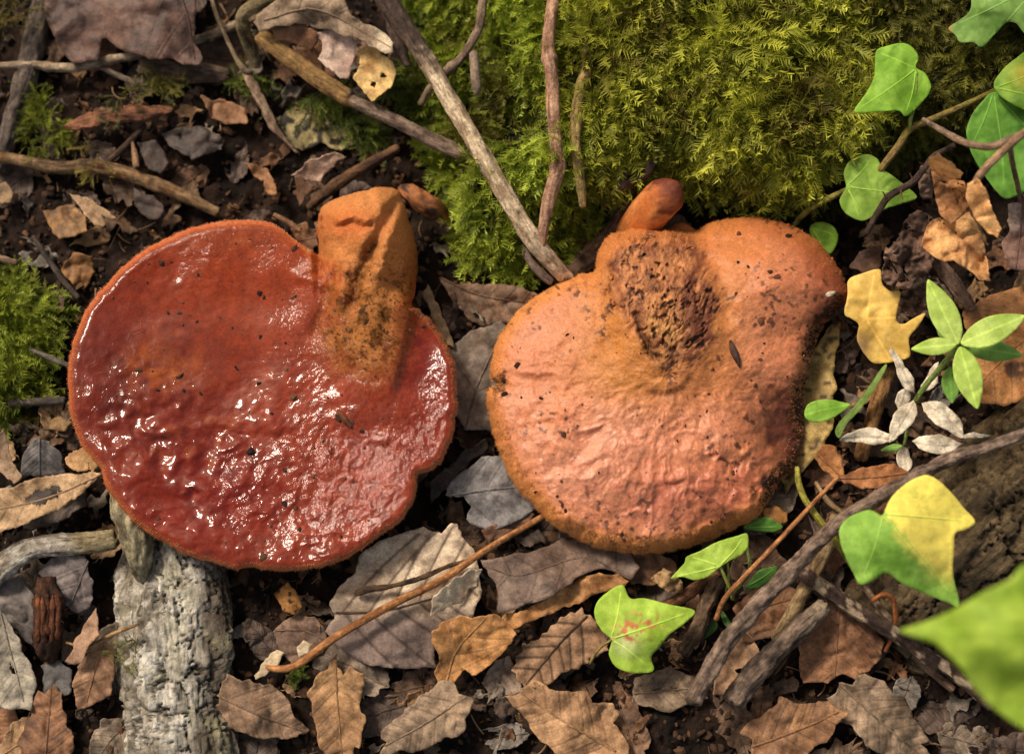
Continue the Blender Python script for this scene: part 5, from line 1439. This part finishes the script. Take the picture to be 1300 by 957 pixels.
low = empty('ivy_plant', W(960, 740, 2))
tag(low, 'small ivy shoot with pale and dark green leaves below the orange cap', 'ivy')
ivy_leaf([(852, 734), (862, 722), (869, 714), (872, 706), (889, 699), (905, 690), (921, 684), (936, 680), (948, 677), (950, 690), (944, 702), (934, 708), (926, 712), (914, 720), (898, 732), (882, 736), (866, 732)],
         [(854, 734, 21), (948, 680, 24), (882, 734, 23), (910, 705, 28)], (lin(136, 174, 56), lin(170, 204, 90)), (913, 719), [(854, 733), (946, 680), (875, 706)], low, wave=.8)
tube('petiole', [(914, 718, 25, 2), (920, 732, 22, 2.2), (928, 750, 18, 2.4), (930, 760, 14, 2.4)], lin(150, 160, 70), lin(184, 196, 104), parent=low, seg=8, rough=.03)
tube('petiole', [(924, 715, 20, 1.7), (925, 732, 17, 1.8), (922, 752, 12, 1.8)], lin(140, 150, 66), lin(176, 186, 98), parent=low, seg=8, rough=.03)
ivy_leaf([(944, 670), (956, 660), (972, 656), (986, 662), (994, 669), (982, 675), (964, 674)], [(945, 670, 15), (994, 669, 16), (970, 656, 17)], (lin(70, 118, 44), lin(100, 150, 66)), (945, 669), [(992, 669), (972, 658)], low)
ivy_leaf([(946, 746), (954, 734), (963, 724), (976, 720), (987, 719), (984, 732), (974, 741), (960, 747)], [(946, 746, 14), (987, 720, 16), (974, 742, 13)], (lin(60, 100, 40), lin(86, 130, 58)), (947, 745), [(986, 720)], low)
ivy_leaf([(915, 774), (922, 780), (928, 790), (926, 797), (918, 790)], 10, (lin(56, 92, 44), lin(82, 122, 58)), (916, 776), [(926, 795)], low)
ivy_leaf([(906, 784), (912, 795), (902, 806), (894, 810), (898, 796)], 7, (lin(40, 66, 30), lin(62, 94, 44)), (908, 786), [(896, 808)], low)
tube('stem', [(928, 756, 14, 2), (942, 740, 12, 2.2), (952, 722, 11, 2.4), (948, 690, 11, 2.2)], lin(84, 96, 40), lin(120, 132, 62), parent=low, seg=8, rough=.05)

yg = empty('ivy_plant', W(1075, 700, 4))
tag(yg, 'ivy leaf half yellow half green on a yellowish stem', 'ivy')


def yg_cf(c, x, y, e, v, f, g):
    side_ = ((x - 1119) * (767 - 650) - (y - 650) * (1205 - 1119)) / math.hypot(117, 86)
    m = sst(-8, 12, side_ + 6 * g) * sst(748, 700, y - .15 * (x - 1119) + 8 * f)
    c = mixc(c, lin(255, 238, 112) * (1 + .06 * g)[:, None], m)
    return mixc(c, lin(196, 200, 84) * np.ones((len(x), 1)), .6 * m * sst(.1, .4, fbm(x / 7, y / 7, seed=141)) * np.clip(gauss(x, y, 1165, 630, 26, 16) + gauss(x, y, 1208, 655, 8, 8), 0, 1))


ivy_leaf([(1119, 654), (1124, 646), (1134, 628), (1156, 610), (1176, 603), (1193, 611), (1210, 628), (1224, 645), (1238, 662), (1226, 672), (1213, 677), (1211, 698), (1210, 728), (1218, 768), (1202, 764), (1186, 758), (1147, 741), (1126, 727), (1112, 734), (1093, 742), (1084, 728), (1074, 708), (1066, 684), (1067, 668), (1080, 655), (1104, 647)],
         [(1066, 680, 62), (1176, 605, 66), (1237, 662, 62), (1217, 766, 56), (1093, 740, 58), (1130, 680, 72)], (lin(112, 164, 58), lin(146, 192, 86)), (1122, 653), [(1217, 765), (1094, 740), (1236, 662)], yg, cf=yg_cf, wave=.8)
tube('stem', [(1012, 594, 22, 3.2), (1014, 612, 27, 4), (1022, 634, 30, 4.2), (1042, 662, 30, 4.4), (1062, 688, 28, 4.4), (1078, 712, 22, 4), (1092, 735, 14, 3.6)], lin(136, 126, 44), lin(184, 178, 84), parent=yg, seg=12, rough=.05)
tube('petiole', [(1092, 735, 14, 2.2), (1098, 715, 32, 2.2), (1108, 690, 52, 2), (1120, 655, 67.5, 1.8)], lin(136, 140, 60), lin(184, 186, 96), parent=yg, seg=8, rough=.03)

fg = empty('ivy_leaf', W(1270, 820, 176))
tag(fg, 'broad plain green ivy leaf raised high above the dark stick', 'ivy leaf')
ivy_leaf([(1142, 800), (1165, 792), (1190, 783), (1220, 768), (1247, 752), (1268, 742), (1284, 734), (1302, 716), (1340, 730), (1400, 760), (1410, 820), (1380, 900), (1320, 930), (1270, 905), (1236, 872), (1222, 850), (1205, 832), (1186, 816), (1162, 808)],
         [(1142, 800, 176), (1300, 725, 188), (1400, 820, 182), (1260, 900, 178), (1290, 810, 192)], (lin(130, 166, 50), lin(156, 186, 70)), (1395, 800), [(1143, 800), (1302, 720), (1262, 898)], fg, name='blade', wave=1)
tube('petiole', [(1393, 801, 185, 3), (1410, 830, 150, 3.2), (1422, 860, 80, 3.4), (1428, 900, 6, 3.6)], VC0, VC1, parent=fg, seg=8, rough=.03)

# seedling
sd = empty('seedling', W(1150, 560, 4))
tag(sd, 'small seedling with pale green pointed leaves and withered whitish ones', 'seedling')
SG, SG2 = (lin(158, 192, 84), lin(186, 214, 116)), (lin(104, 154, 64), lin(136, 180, 90))


def lance(p0, p1, w, z0, z1, cols, parent=sd, zm=2.0, name='leaf', mat=None, side=0, bend=0.0, wv=.5):
    p0, p1 = np.array(p0, float), np.array(p1, float)
    d = p1 - p0; n = np.array([-d[1], d[0]]) / np.linalg.norm(d)
    t = np.linspace(0, 1, 9)
    wd = w * np.sin(math.pi * t ** .85) ** .8
    c = p0 + d * t[:, None] + n * (bend * np.sin(math.pi * t))[:, None]
    o = np.vstack([c + n * wd[:, None], (c - n * wd[:, None])[::-1][1:-1]])
    mid = (p0 + p1) / 2
    return leaf(name, o.tolist(), [(p0[0], p0[1], z0), (p1[0], p1[1], z1), (mid[0] + n[0] * w, mid[1] + n[1] * w, (z0 + z1) / 2 + zm), (mid[0] - n[0] * w, mid[1] - n[1] * w, (z0 + z1) / 2 + zm)],
                cols, parent=parent, veins=[c.tolist()], wave=wv, jag=.25, mat=mat or M_GREEN, thick=.25)


lance((1217, 437), (1178, 355), 18, 54, 55, SG)
lance((1220, 436), (1302, 401), 18, 54, 57, SG)
lance((1219, 440), (1241, 519), 18, 54, 56, SG)
lance((1215, 437), (1157, 443), 11, 54, 54, SG)
lance((1222, 438), (1298, 451), 14, 46, 45, SG2)
lance((1206, 465), (1209, 512), 12, 42, 42, SG2)
lance((1214, 432), (1188, 408), 11, 44, 43, SG2)
tube('stem', [(1148, 565, 8, 2.2), (1152, 545, 14, 2.4), (1158, 520, 22, 2.6), (1165, 504, 28, 3.6), (1178, 486, 34, 3.4), (1195, 466, 42, 3.8), (1218, 438, 53, 3.2)], lin(110, 136, 56), lin(156, 176, 92), parent=sd, seg=10, rough=.06)
WH = (lin(168, 156, 138), lin(206, 196, 182))
lance((1162, 501), (1130, 440), 8, 30, 36, WH, zm=1, mat=M_DEAD, wv=1.8, name='withered_leaf')
lance((1150, 492), (1140, 524), 9, 26, 22, WH, zm=1.5, mat=M_DEAD, wv=1.8, name='withered_leaf')
lance((1161, 508), (1130, 560), 13, 28, 26, WH, zm=2, mat=M_DEAD, wv=1.8, name='withered_leaf')
lance((1138, 558), (1064, 557), 10, 24, 22, WH, zm=2, mat=M_DEAD, wv=1.8, name='withered_leaf', bend=4)
lance((1170, 510), (1226, 556), 14, 30, 34, WH, zm=2, mat=M_DEAD, wv=1.8, name='withered_leaf', bend=-4)
lance((1158, 560), (1224, 562), 12, 28, 32, WH, zm=2, mat=M_DEAD, wv=1.8, name='withered_leaf', bend=4)
lance((1222, 555), (1258, 551), 4, 33, 34, WH, zm=.5, mat=M_DEAD, wv=1.8, name='withered_leaf')
lance((1147, 566), (1150, 604), 9, 20, 22, WH, zm=1, mat=M_DEAD, wv=1.8, name='withered_leaf')
lance((1172, 500), (1194, 458), 8, 29, 33, WH, zm=-2, mat=M_DEAD, wv=1.8, name='withered_leaf')
lance((1146, 566), (1118, 572), 5, 14, 12, SG2)
# grass blade and small leaf
gb = leaf('grass_blade', [(1060, 548), (1066, 535), (1082, 518), (1102, 492), (1120, 466), (1126, 463), (1122, 474), (1108, 498), (1090, 522), (1074, 540), (1066, 556)], [(1062, 548, 12), (1125, 464, 28), (1100, 500, 22)],
          (lin(84, 112, 50), lin(120, 150, 78)), 'narrow folded green grass blade beside the yellow leaf', cat='grass', rib=[(1064, 550), (1086, 518), (1124, 465)], ribr=1.2, ribcol=lin(150, 176, 104), wave=.3, jag=.2, mat=M_GREEN)
leaf('green_leaf', [(1021, 524), (1026, 513), (1038, 508), (1054, 507), (1068, 510), (1080, 514), (1066, 525), (1052, 533), (1034, 536), (1024, 532)], [(1022, 526, 32), (1079, 514, 33), (1036, 535, 31), (1048, 518, 36)],
     (lin(112, 164, 52), lin(146, 192, 78)), 'single small green leaf at the torn edge of the orange cap', veins=[[(1022, 527), (1048, 520), (1078, 514)]], jag=.25, wave=.5, mat=M_GREEN)

# foreground brown twigs, upper right
ft = empty('bramble_twig', W(1300, 170, 45))
tag(ft, 'thin branched brown twig crossing the big ivy leaf', 'twig')
tube('shoot', [(1172, 152, 54, 3), (1200, 168, 66, 4), (1228, 182, 78, 4.4), (1258, 186, 90, 4.6), (1285, 176, 96, 4.6), (1330, 158, 102, 4.6)], lin(110, 88, 70), lin(164, 136, 112), parent=ft, seg=10)
tube('shoot', [(1330, 150, 102, 4.8), (1296, 172, 98, 5), (1265, 200, 92, 4.4), (1246, 220, 88, 4.4), (1236, 236, 84, 3.6)], lin(120, 92, 70), lin(186, 148, 112), parent=ft, seg=10)
tube('shoot', [(1282, 182, 95, 3), (1286, 210, 80, 3.2), (1292, 236, 56, 3), (1294, 256, 46, 2.6)], lin(110, 84, 66), lin(164, 132, 106), parent=ft, seg=8)
bt = empty('thorny_twig', W(1105, 290, 30))
tag(bt, 'dark thorny twig lying across the heart shaped ivy leaf', 'twig')
tube('shoot', [(1100, 296, 40, 3.6), (1112, 274, 44, 4), (1126, 252, 48, 4.6), (1140, 242, 50, 4.6), (1158, 232, 52, 4.6), (1172, 216, 53, 3.8), (1186, 198, 54, 3.4), (1212, 184, 56, 3)], lin(46, 34, 30), lin(92, 70, 58), parent=bt, seg=10)
for a, b in (((1143, 240), (1146, 254)), ((1126, 252), (1120, 243)), ((1160, 230), (1155, 220)), ((1176, 212), (1167, 206))):
    tube('thorn', [(a[0], a[1], 51, 2), ((a[0] + b[0]) / 2, (a[1] + b[1]) / 2, 52.5, 1.2), (b[0], b[1], 54, .4)], lin(80, 52, 40), lin(120, 84, 64), parent=bt, seg=6, step=2)

# ------------------------------------------------------------------ knob fungus and fungus scraps
def knob_cf(c, x, y, t, f):
    c = mixc(c, lin(140, 70, 44) * (1 + .3 * f)[:, None], sst(.76, .9, t + .1 * f))
    return mixc(c, lin(70, 30, 24) * (1 + .3 * f)[:, None], .55 * sst(.82, .97, t + .3 * f))


kb = tube('small_mushroom', [(800, 312, 2, 26), (808, 296, 8, 27), (822, 273, 20, 26), (838, 255, 28, 26), (848, 246, 32, 24), (856, 238, 34, 17), (860, 234, 34, 7)], lin(200, 112, 52), lin(226, 146, 80),
          'small orange fungus knob with a dark tip behind the orange cap', 'mushroom', seg=40, rough=.06, rscale=14, colfun=knob_cf, mat=mat_plain('orange_knob_skin', .6, .35, 700, .8, 1.2, .0004))
tube('fungus_scrap', [(852, 298, 10, 8), (864, 293, 12, 10), (876, 296, 12, 8), (884, 300, 10, 4)], lin(176, 98, 46), lin(206, 130, 70), 'small orange fungus bead between knob and cap', 'mushroom', seg=18, rough=.1, mat=bpy.data.materials['orange_knob_skin'])
tube('fungus_scrap', [(508, 240, 14, 5), (520, 246, 18, 11), (534, 256, 18, 13), (548, 264, 16, 12), (560, 268, 12, 9), (568, 276, 8, 5)], lin(90, 56, 34), lin(176, 110, 62), 'decayed brown fungus lump beside the red mushroom stem', 'mushroom', seg=24, rough=.3, rscale=7, mat=bpy.data.materials['orange_knob_skin'],
     patch=(lin(52, 34, 26), .1, .35))
tube('root', [(792, 216, 28, 7), (800, 232, 20, 9), (796, 254, 13, 9), (784, 276, 8, 10), (770, 300, 4, 12), (745, 330, 3, 14), (725, 352, 2, 14)], lin(64, 46, 38), lin(140, 108, 84), 'brown root running behind the orange fungus knob', 'root', rough=.2, seg=18)
tube('root', [(786, 236, 24, 6), (806, 228, 28, 6), (822, 218, 32, 6), (828, 206, 36, 5)], lin(60, 44, 38), lin(110, 84, 70), 'short crooked root stub above the fungus knob', 'root', rough=.25)

# ------------------------------------------------------------------ moss tufts on wood and soil
def tuft(poly, n, zlift, l0, l1, c0, c1, label, bias=(0, -.4, .3)):
    moss_patch('moss_tuft', poly, n, l0, l1, c0, c1, label, bias=bias, lift=zlift / 1000, rnd=.7)


tuft([(30, 125), (55, 120), (75, 145), (95, 170), (88, 192), (55, 195), (35, 175)], 260, 7, 14, 30, lin(58, 66, 16), lin(140, 146, 52), 'loose moss tuft in the angle of the grey stick', (0, -.3, .5))
tuft([(30, 5), (60, 12), (75, 55), (50, 65), (20, 50), (8, 35)], 120, 22, 12, 24, lin(70, 68, 20), lin(156, 146, 62), 'thin yellowish moss growing on the grey stick')
tuft([(185, 105), (220, 98), (240, 110), (235, 130), (200, 135), (180, 130)], 130, 12, 12, 26, lin(64, 70, 22), lin(150, 140, 64), 'wispy yellowish moss above the bark chip')
tuft([(140, 145), (160, 145), (168, 160), (150, 168)], 40, 16, 10, 20, lin(54, 78, 18), lin(130, 158, 50), 'tiny green moss sprig on the bark chip')
tuft([(105, 200), (130, 200), (140, 222), (112, 224)], 50, 16, 10, 22, lin(80, 72, 24), lin(160, 142, 66), 'tiny straw coloured moss sprig on the brown bent stick')
tuft([(395, 120), (430, 130), (470, 150), (492, 185), (476, 196), (450, 170), (415, 155), (396, 140)], 260, 5, 18, 40, lin(54, 66, 18), lin(128, 140, 56), 'drooping green moss sprays below the peeled stick', (.4, -.8, .1))
tuft([(300, 95), (340, 100), (352, 125), (330, 132), (305, 125)], 90, 8, 14, 30, lin(56, 66, 20), lin(128, 140, 56), 'green moss strands over the jagged splinter')
tuft([(500, 95), (540, 100), (555, 150), (530, 160), (505, 130)], 300, 6, 18, 36, lin(50, 60, 14), lin(122, 136, 48), 'dark green moss in the fork of the crossing sticks')
tuft([(510, -30), (545, -30), (548, 30), (530, 40), (515, 20)], 200, 6, 18, 36, lin(46, 58, 12), lin(110, 126, 40), 'dark moss beside the top of the pale branch')
tuft([(15, 518), (60, 512), (72, 530), (40, 548), (15, 545)], 160, 3, 12, 24, lin(50, 58, 14), lin(120, 126, 46), 'small dull moss below the dark grey twig')
tuft([(368, 852), (384, 850), (394, 862), (376, 868), (364, 864)], 70, 4, 8, 16, lin(66, 84, 22), lin(136, 158, 58), 'tiny bright moss speck at the end of the curved stalk')
tuft([(1110, 735), (1140, 738), (1145, 752), (1118, 756)], 90, 4, 10, 20, lin(60, 72, 20), lin(128, 142, 54), 'small moss tuft under the yellow green leaf')
tuft([(150, 815), (172, 812), (176, 835), (156, 838)], 60, 20, 8, 16, lin(84, 88, 26), lin(150, 146, 62), 'tiny olive moss speck on the lichen branch')
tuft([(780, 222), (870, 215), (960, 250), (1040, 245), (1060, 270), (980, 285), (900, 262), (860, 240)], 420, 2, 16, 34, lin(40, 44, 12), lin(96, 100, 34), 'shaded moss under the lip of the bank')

# ------------------------------------------------------------------ crumbs, scraps and fibres
def ico():
    t = (1 + 5 ** .5) / 2
    v = np.array([(-1, t, 0), (1, t, 0), (-1, -t, 0), (1, -t, 0), (0, -1, t), (0, 1, t), (0, -1, -t), (0, 1, -t), (t, 0, -1), (t, 0, 1), (-t, 0, -1), (-t, 0, 1)], float)
    f = np.array([(0, 11, 5), (0, 5, 1), (0, 1, 7), (0, 7, 10), (0, 10, 11), (1, 5, 9), (5, 11, 4), (11, 10, 2), (10, 7, 6), (7, 1, 8), (3, 9, 4), (3, 4, 2), (3, 2, 6), (3, 6, 8), (3, 8, 9), (4, 9, 5), (2, 4, 11), (6, 2, 10), (8, 6, 7), (9, 8, 1)])
    return v / np.linalg.norm(v[0]), f


ICO = ico()


def crumbs(name, P, R, c0, c1, label, parent=None, flat=.7, smooth=False):
    n = len(P)
    v = ICO[0][None] * (1 + rng.normal(0, .28, (n, 12, 1)))
    v = v * np.stack([rng.uniform(.6, 1.4, n), rng.uniform(.6, 1.2, n), rng.uniform(.5, 1, n) * flat / .7], 1)[:, None]
    a = rng.uniform(0, 6.3, n); c, s = np.cos(a)[:, None], np.sin(a)[:, None]
    v = np.stack([v[..., 0] * c - v[..., 1] * s, v[..., 0] * s + v[..., 1] * c, v[..., 2]], -1)
    V = (v * R[:, None, None] + P[:, None]).reshape(-1, 3)
    F = (ICO[1][None] + 12 * np.arange(n)[:, None, None]).reshape(-1, 3)
    col = np.repeat(c0 + (c1 - c0) * rng.random((n, 1)) ** 1.6, 12, 0)
    o = obj(name, V, F, M_CRUMB, parent, {'col': col}, smooth=smooth)
    return tag(o, label, 'soil', kind='stuff')


n = 9000
cx_, cy_ = rng.uniform(-60, 1360, n), rng.uniform(-60, 1020, n)
k = sdf(cx_, cy_, BANK) < 25
cx_, cy_ = cx_[k], cy_[k]
P = on_ground(cx_, cy_)
crumbs('soil_crumbs', P + [0, 0, .0006], rng.gamma(2, 1.3, len(P)) * PXM + .0004, lin(34, 24, 18), lin(112, 80, 56), 'loose dark soil crumbs strewn over the woodland floor')

# specks stuck on the caps
spots = [(374, 315, 7), (330, 372, 5), (335, 378, 4), (373, 377, 6), (440, 347, 4), (442, 360, 3), (205, 335, 8), (213, 397, 4), (232, 412, 4), (175, 470, 6), (228, 478, 7), (283, 455, 3), (300, 467, 4), (328, 487, 6),
         (372, 505, 7), (430, 532, 9), (318, 572, 10), (362, 597, 6), (398, 605, 5), (375, 645, 6), (380, 672, 6), (440, 375, 4), (425, 394, 4), (418, 400, 3), (455, 338, 3), (487, 420, 3), (494, 432, 3), (536, 413, 5), (255, 500, 4), (345, 525, 4), (410, 560, 4),
         (460, 548, 4), (335, 706, 8), (420, 575, 3), (250, 408, 3), (305, 520, 3)]
sp = np.array(spots, float)
more = np.column_stack([rng.uniform(130, 560, 240), rng.uniform(290, 700, 240), rng.gamma(1.8, .5, 240) + .3])
more = more[fbm(more[:, 0] / 50, more[:, 1] / 50, seed=172) > .05]
more = more[sdf(more[:, 0], more[:, 1], RED) > 12]
sp = np.vstack([sp * [1, 1, .62], more])
zz = red_z(sp[:, 0], sp[:, 1], polydist(sp[:, 0], sp[:, 1], red_edge))
crumbs('soil_specks', W(sp[:, 0], sp[:, 1], zz) + [0, 0, .0002], sp[:, 2] * PXM, lin(36, 24, 18), lin(120, 84, 56), 'dark soil specks stuck to the glossy red cap', flat=.5)
spots = [(938, 297, 8), (937, 333, 5), (950, 339, 5), (715, 552, 9), (657, 463, 6), (641, 483, 8), (640, 500, 6), (978, 345, 4), (985, 352, 6), (1000, 300, 6), (966, 407, 6), (717, 521, 3), (720, 425, 3), (650, 440, 2), (905, 468, 5), (712, 637, 4), (714, 642, 4), (718, 648, 4), (707, 630, 3),
         (790, 678, 4), (792, 685, 4), (900, 500, 3), (870, 540, 3), (860, 560, 3), (760, 600, 2), (820, 600, 2), (910, 575, 4), (930, 600, 4), (918, 655, 8), (680, 600, 3), (985, 600, 7), (970, 612, 8), (1005, 585, 6), (1015, 560, 6)]
sp = np.array(spots, float)
more = np.column_stack([rng.uniform(630, 1065, 420), rng.uniform(290, 695, 420), rng.gamma(1.6, .45, 420) + .3])
more = more[fbm(more[:, 0] / 40, more[:, 1] / 40, seed=171) > .12]
more = more[sdf(more[:, 0], more[:, 1], ORA) > 8]
tn = np.array([(1066, 390), (1046, 410), (1036, 440), (1027, 480), (1021, 520), (1018, 560), (1005, 590), (978, 614)], float)
tt = catmull(tn, 2)[rng.integers(0, 100, 160)] + rng.normal(0, 6, (160, 2)) - [6, 0]
sp = np.vstack([sp * [1, 1, .65], more, np.column_stack([tt, rng.uniform(1, 3.5, 160)])])
sp = sp[sdf(sp[:, 0], sp[:, 1], ora_edge) > 1]
zz = ora_z(sp[:, 0], sp[:, 1], polydist(sp[:, 0], sp[:, 1], ora_edge))
crumbs('soil_specks', W(sp[:, 0], sp[:, 1], zz) + [0, 0, .0002], sp[:, 2] * PXM, lin(40, 24, 18), lin(120, 72, 50), 'dark soil specks stuck to the orange cap', flat=.45)
# two slivers lying on the caps
z0 = lambda x, y: float(ora_z(np.array([x]), np.array([y]), polydist(np.array([x]), np.array([y]), ora_edge))[0])
tube('wood_sliver', [(927, 432, z0(927., 432.) + .8, 1.5), (931, 444, z0(931., 444.) + .8, 4.5), (936, 456, z0(936., 456.) + .8, 4), (939, 466, z0(939., 466.) + .6, 1)], lin(64, 44, 38), lin(110, 80, 66), 'dark wood sliver stuck upright on the orange cap', 'sliver', flat=.4, step=2)
r0 = lambda x, y: float(red_z(np.array([x]), np.array([y]), polydist(np.array([x]), np.array([y]), red_edge))[0])
tube('wood_sliver', [(429, 520, r0(429., 520.) + .8, 1.5), (437, 532, r0(437., 532.) + 1, 4.5), (446, 541, r0(446., 541.) + .8, 2)], lin(92, 50, 30), lin(140, 84, 50), 'brown bark sliver stuck on the wet red cap', 'sliver', flat=.4, step=2)
tube('wood_sliver', [(1049, 375, z0(1049., 375.) + .6, 2.5), (1054, 373, z0(1054., 373.) + .6, 3.5), (1060, 371, z0(1060., 371.) + .4, 2)], lin(200, 180, 150), lin(230, 214, 190), 'tiny whitish chip on the red brown edge of the orange cap', 'chip', flat=.5, step=2)

# whole fallen leaves lying flat under everything else: a few kinds, many individuals
KINDS = [('flat brown pointed', B(84, 62, 48, 130, 100, 78), 58, .42, 0), ('flat grey brown broad', B(88, 76, 66, 134, 118, 104), 52, .66, 0), ('flat dark damp', B(50, 40, 36, 88, 72, 64), 50, .6, 0),
         ('flat reddish brown lobed', B(96, 66, 48, 144, 104, 76), 56, .6, 5), ('torn half grey', B(84, 78, 74, 128, 120, 114), 46, .5, -1), ('torn tan', B(116, 90, 66, 166, 134, 102), 44, .55, -1), ('flat umber lobed', B(66, 50, 40, 110, 86, 68), 60, .55, 6)]
protos2 = []
for i, (kn, cc, s_, asp, lob) in enumerate(KINDS):
    th = np.linspace(0, 2 * math.pi, 41)[:-1]
    r_ = np.random.default_rng(500 + i)
    rad_ = 1 + .05 * r_.normal(0, 1, 40)
    if lob > 0: rad_ = rad_ + .16 * np.cos(th * lob * 2)
    ox, oy = s_ * np.cos(th) * rad_, s_ * asp * np.sign(np.sin(th)) * np.abs(np.sin(th)) ** 1.25 * rad_ * (1 - .25 * np.cos(th))
    if lob < 0:
        ox = np.where(ox > s_ * .25, s_ * (.25 + .16 * r_.normal(0, 1, 40)), ox)
    l = leaf('dead_leaf', np.stack([650 + ox, 480 + oy], 1).tolist(), 0, cc, 'x', rib=[(650 - s_ * .97, 480), (650, 481.5), (650 + s_ * (.97 if lob >= 0 else .2), 480)], side=13, wave=2.2, wscale=40, curl=1.6, seed=600 + i, cup=1.0,
             mat=M_WETLEAF if i in (2, 4) else M_DEAD)
    protos2.append(l)
r2 = np.random.default_rng(21)
used2 = set()
placed = []
tries = 0
while len(placed) < 130 and tries < 6000:
    tries += 1
    x, y = r2.uniform(-60, 1360), r2.uniform(-40, 1010)
    a = np.array([x]); b = np.array([y])
    if sdf(a, b, BANK)[0] > -35 or sdf(a, b, RED)[0] > 10 or sdf(a, b, ORA)[0] > 10: continue
    if inside(a, b, [(1140, 780), (1170, 600), (1300, 500), (1500, 480), (1500, 850), (1250, 900)])[0] or inside(a, b, [(150, 620), (280, 640), (305, 1010), (150, 1010)])[0]: continue
    if inside(a, b, [(-80, 340), (70, 340), (85, 430), (60, 540), (-80, 540)])[0]: continue
    if any((x - q[0]) ** 2 + (y - q[1]) ** 2 < 44 ** 2 for q in placed): continue
    soilzone = 90 < x < 580 and 90 < y < 300
    i = int(r2.choice([2, 6, 2, 0])) if soilzone else int(r2.integers(0, len(KINDS)))
    placed.append((x, y))
    if i in used2:
        o = protos2[i].copy(); COL.objects.link(o)
        for ch in protos2[i].children:
            c2 = ch.copy(); COL.objects.link(c2); c2.parent = o
    else:
        o = protos2[i]; used2.add(i)
    p = on_ground(a, b)[0]
    s_ = r2.uniform(.5, 1.05) * (.8 if soilzone else 1)
    o.location = (p[0], p[1], p[2] + r2.uniform(-.001, .0012))
    o.rotation_euler = (r2.normal(0, .12), r2.normal(0, .12), r2.uniform(0, 6.28))
    o.scale = (s_, s_ * r2.uniform(.8, 1.1), s_)
    tag(o, '%s leaf lying low in the leaf litter' % KINDS[i][0], 'leaf', '%s leaves low in the litter' % KINDS[i][0])

# small leaf scraps filling the litter: individuals that share a few meshes
proto = []
for i, cc in enumerate([B(82, 62, 48, 134, 106, 82), B(60, 48, 42, 104, 86, 74), B(104, 78, 52, 160, 124, 88), B(48, 38, 34, 86, 70, 60), B(92, 82, 74, 142, 130, 118), B(74, 50, 34, 124, 88, 60)]):
    th = np.sort(np.random.default_rng(40 + i).uniform(0, 2 * math.pi, 9))
    r = 16 * (1 + .45 * np.random.default_rng(i).normal(0, 1, 9)).clip(.35, 1.7)
    o = np.stack([650 + r * np.cos(th) * 1.4, 480 + r * np.sin(th) * .8], 1)
    l = leaf('leaf_scrap', o.tolist(), 0, [c * .8 for c in cc], 'x', wave=1.6, wscale=14, jag=2.0, seed=300 + i, curl=1.4)
    proto.append(l)
SCRAP = ['brown', 'dark umber', 'tan', 'blackish brown', 'grey', 'reddish brown']
rr = np.random.default_rng(77)
cnt = 0
used = set()
tries = 0
while cnt < 300 and tries < 4000:
    tries += 1
    x, y = rr.uniform(-40, 1340), rr.uniform(-30, 1000)
    a = np.array([x]); b = np.array([y])
    if sdf(a, b, BANK)[0] > -8 or sdf(a, b, RED)[0] > 6 or sdf(a, b, ORA)[0] > 6: continue
    if inside(a, b, [(1150, 780), (1300, 560), (1500, 500), (1500, 800), (1250, 900)])[0] or inside(a, b, [(140, 620), (280, 640), (310, 1000), (150, 1000)])[0]: continue
    i = int(rr.integers(0, len(proto)))
    if i in used:
        o = proto[i].copy(); COL.objects.link(o)
    else:
        o = proto[i]; used.add(i)
    p = on_ground(a, b)[0]
    o.location = (p[0], p[1], p[2] + .0004 + rr.uniform(0, .001))
    o.rotation_euler = (rr.normal(0, .45), rr.normal(0, .45), rr.uniform(0, 6.28))
    s = rr.uniform(.45, 1.35)
    o.scale = (s, s * rr.uniform(.6, 1.0), s)
    tag(o, 'small torn %s leaf scrap lying in the dark soil' % SCRAP[i], 'leaf scrap', '%s leaf scraps in the soil' % SCRAP[i])
    cnt += 1
# rootlets and fibres
VV, FF, CC = [], [], []
off = 0
for i in range(420):
    x, y = rr.uniform(-30, 1330), rr.uniform(-20, 1000)
    if sdf(np.array([x]), np.array([y]), BANK)[0] > -5: continue
    L = rr.uniform(12, 46); a = rr.uniform(0, 6.28); bnd = rr.normal(0, 1.0)
    t = np.linspace(0, 1, 6)
    ang = a + bnd * t
    q = np.stack([x + np.cumsum(np.cos(ang)) * L / 6, y + np.cumsum(np.sin(ang)) * L / 6], 1)
    gz = on_ground(q[:, 0], q[:, 1])[:, 2] * 1000
    V, F, *_ = tube_geo(np.column_stack([q, gz * .5 + gz.mean() * .5 + rr.uniform(.8, 3.0), np.full(6, rr.uniform(.5, 1.3))]), step=7, seg=4, rough=.05)
    VV.append(V); FF.append([f + off for f in F]); off += len(V)
    CC.append(np.repeat([lin(70, 50, 36) + (lin(178, 142, 104) - lin(70, 50, 36)) * rr.random()], len(V), 0))
o = obj('rootlets', np.vstack(VV), [np.vstack([f[0] for f in FF]), np.vstack([f[1] for f in FF])], M_CRUMB, None, {'col': np.vstack(CC)})
tag(o, 'fine tangled rootlets and plant fibres over the soil', 'rootlets', kind='stuff')

for o in bpy.data.objects:
    if '_o' in o: del o['_o']
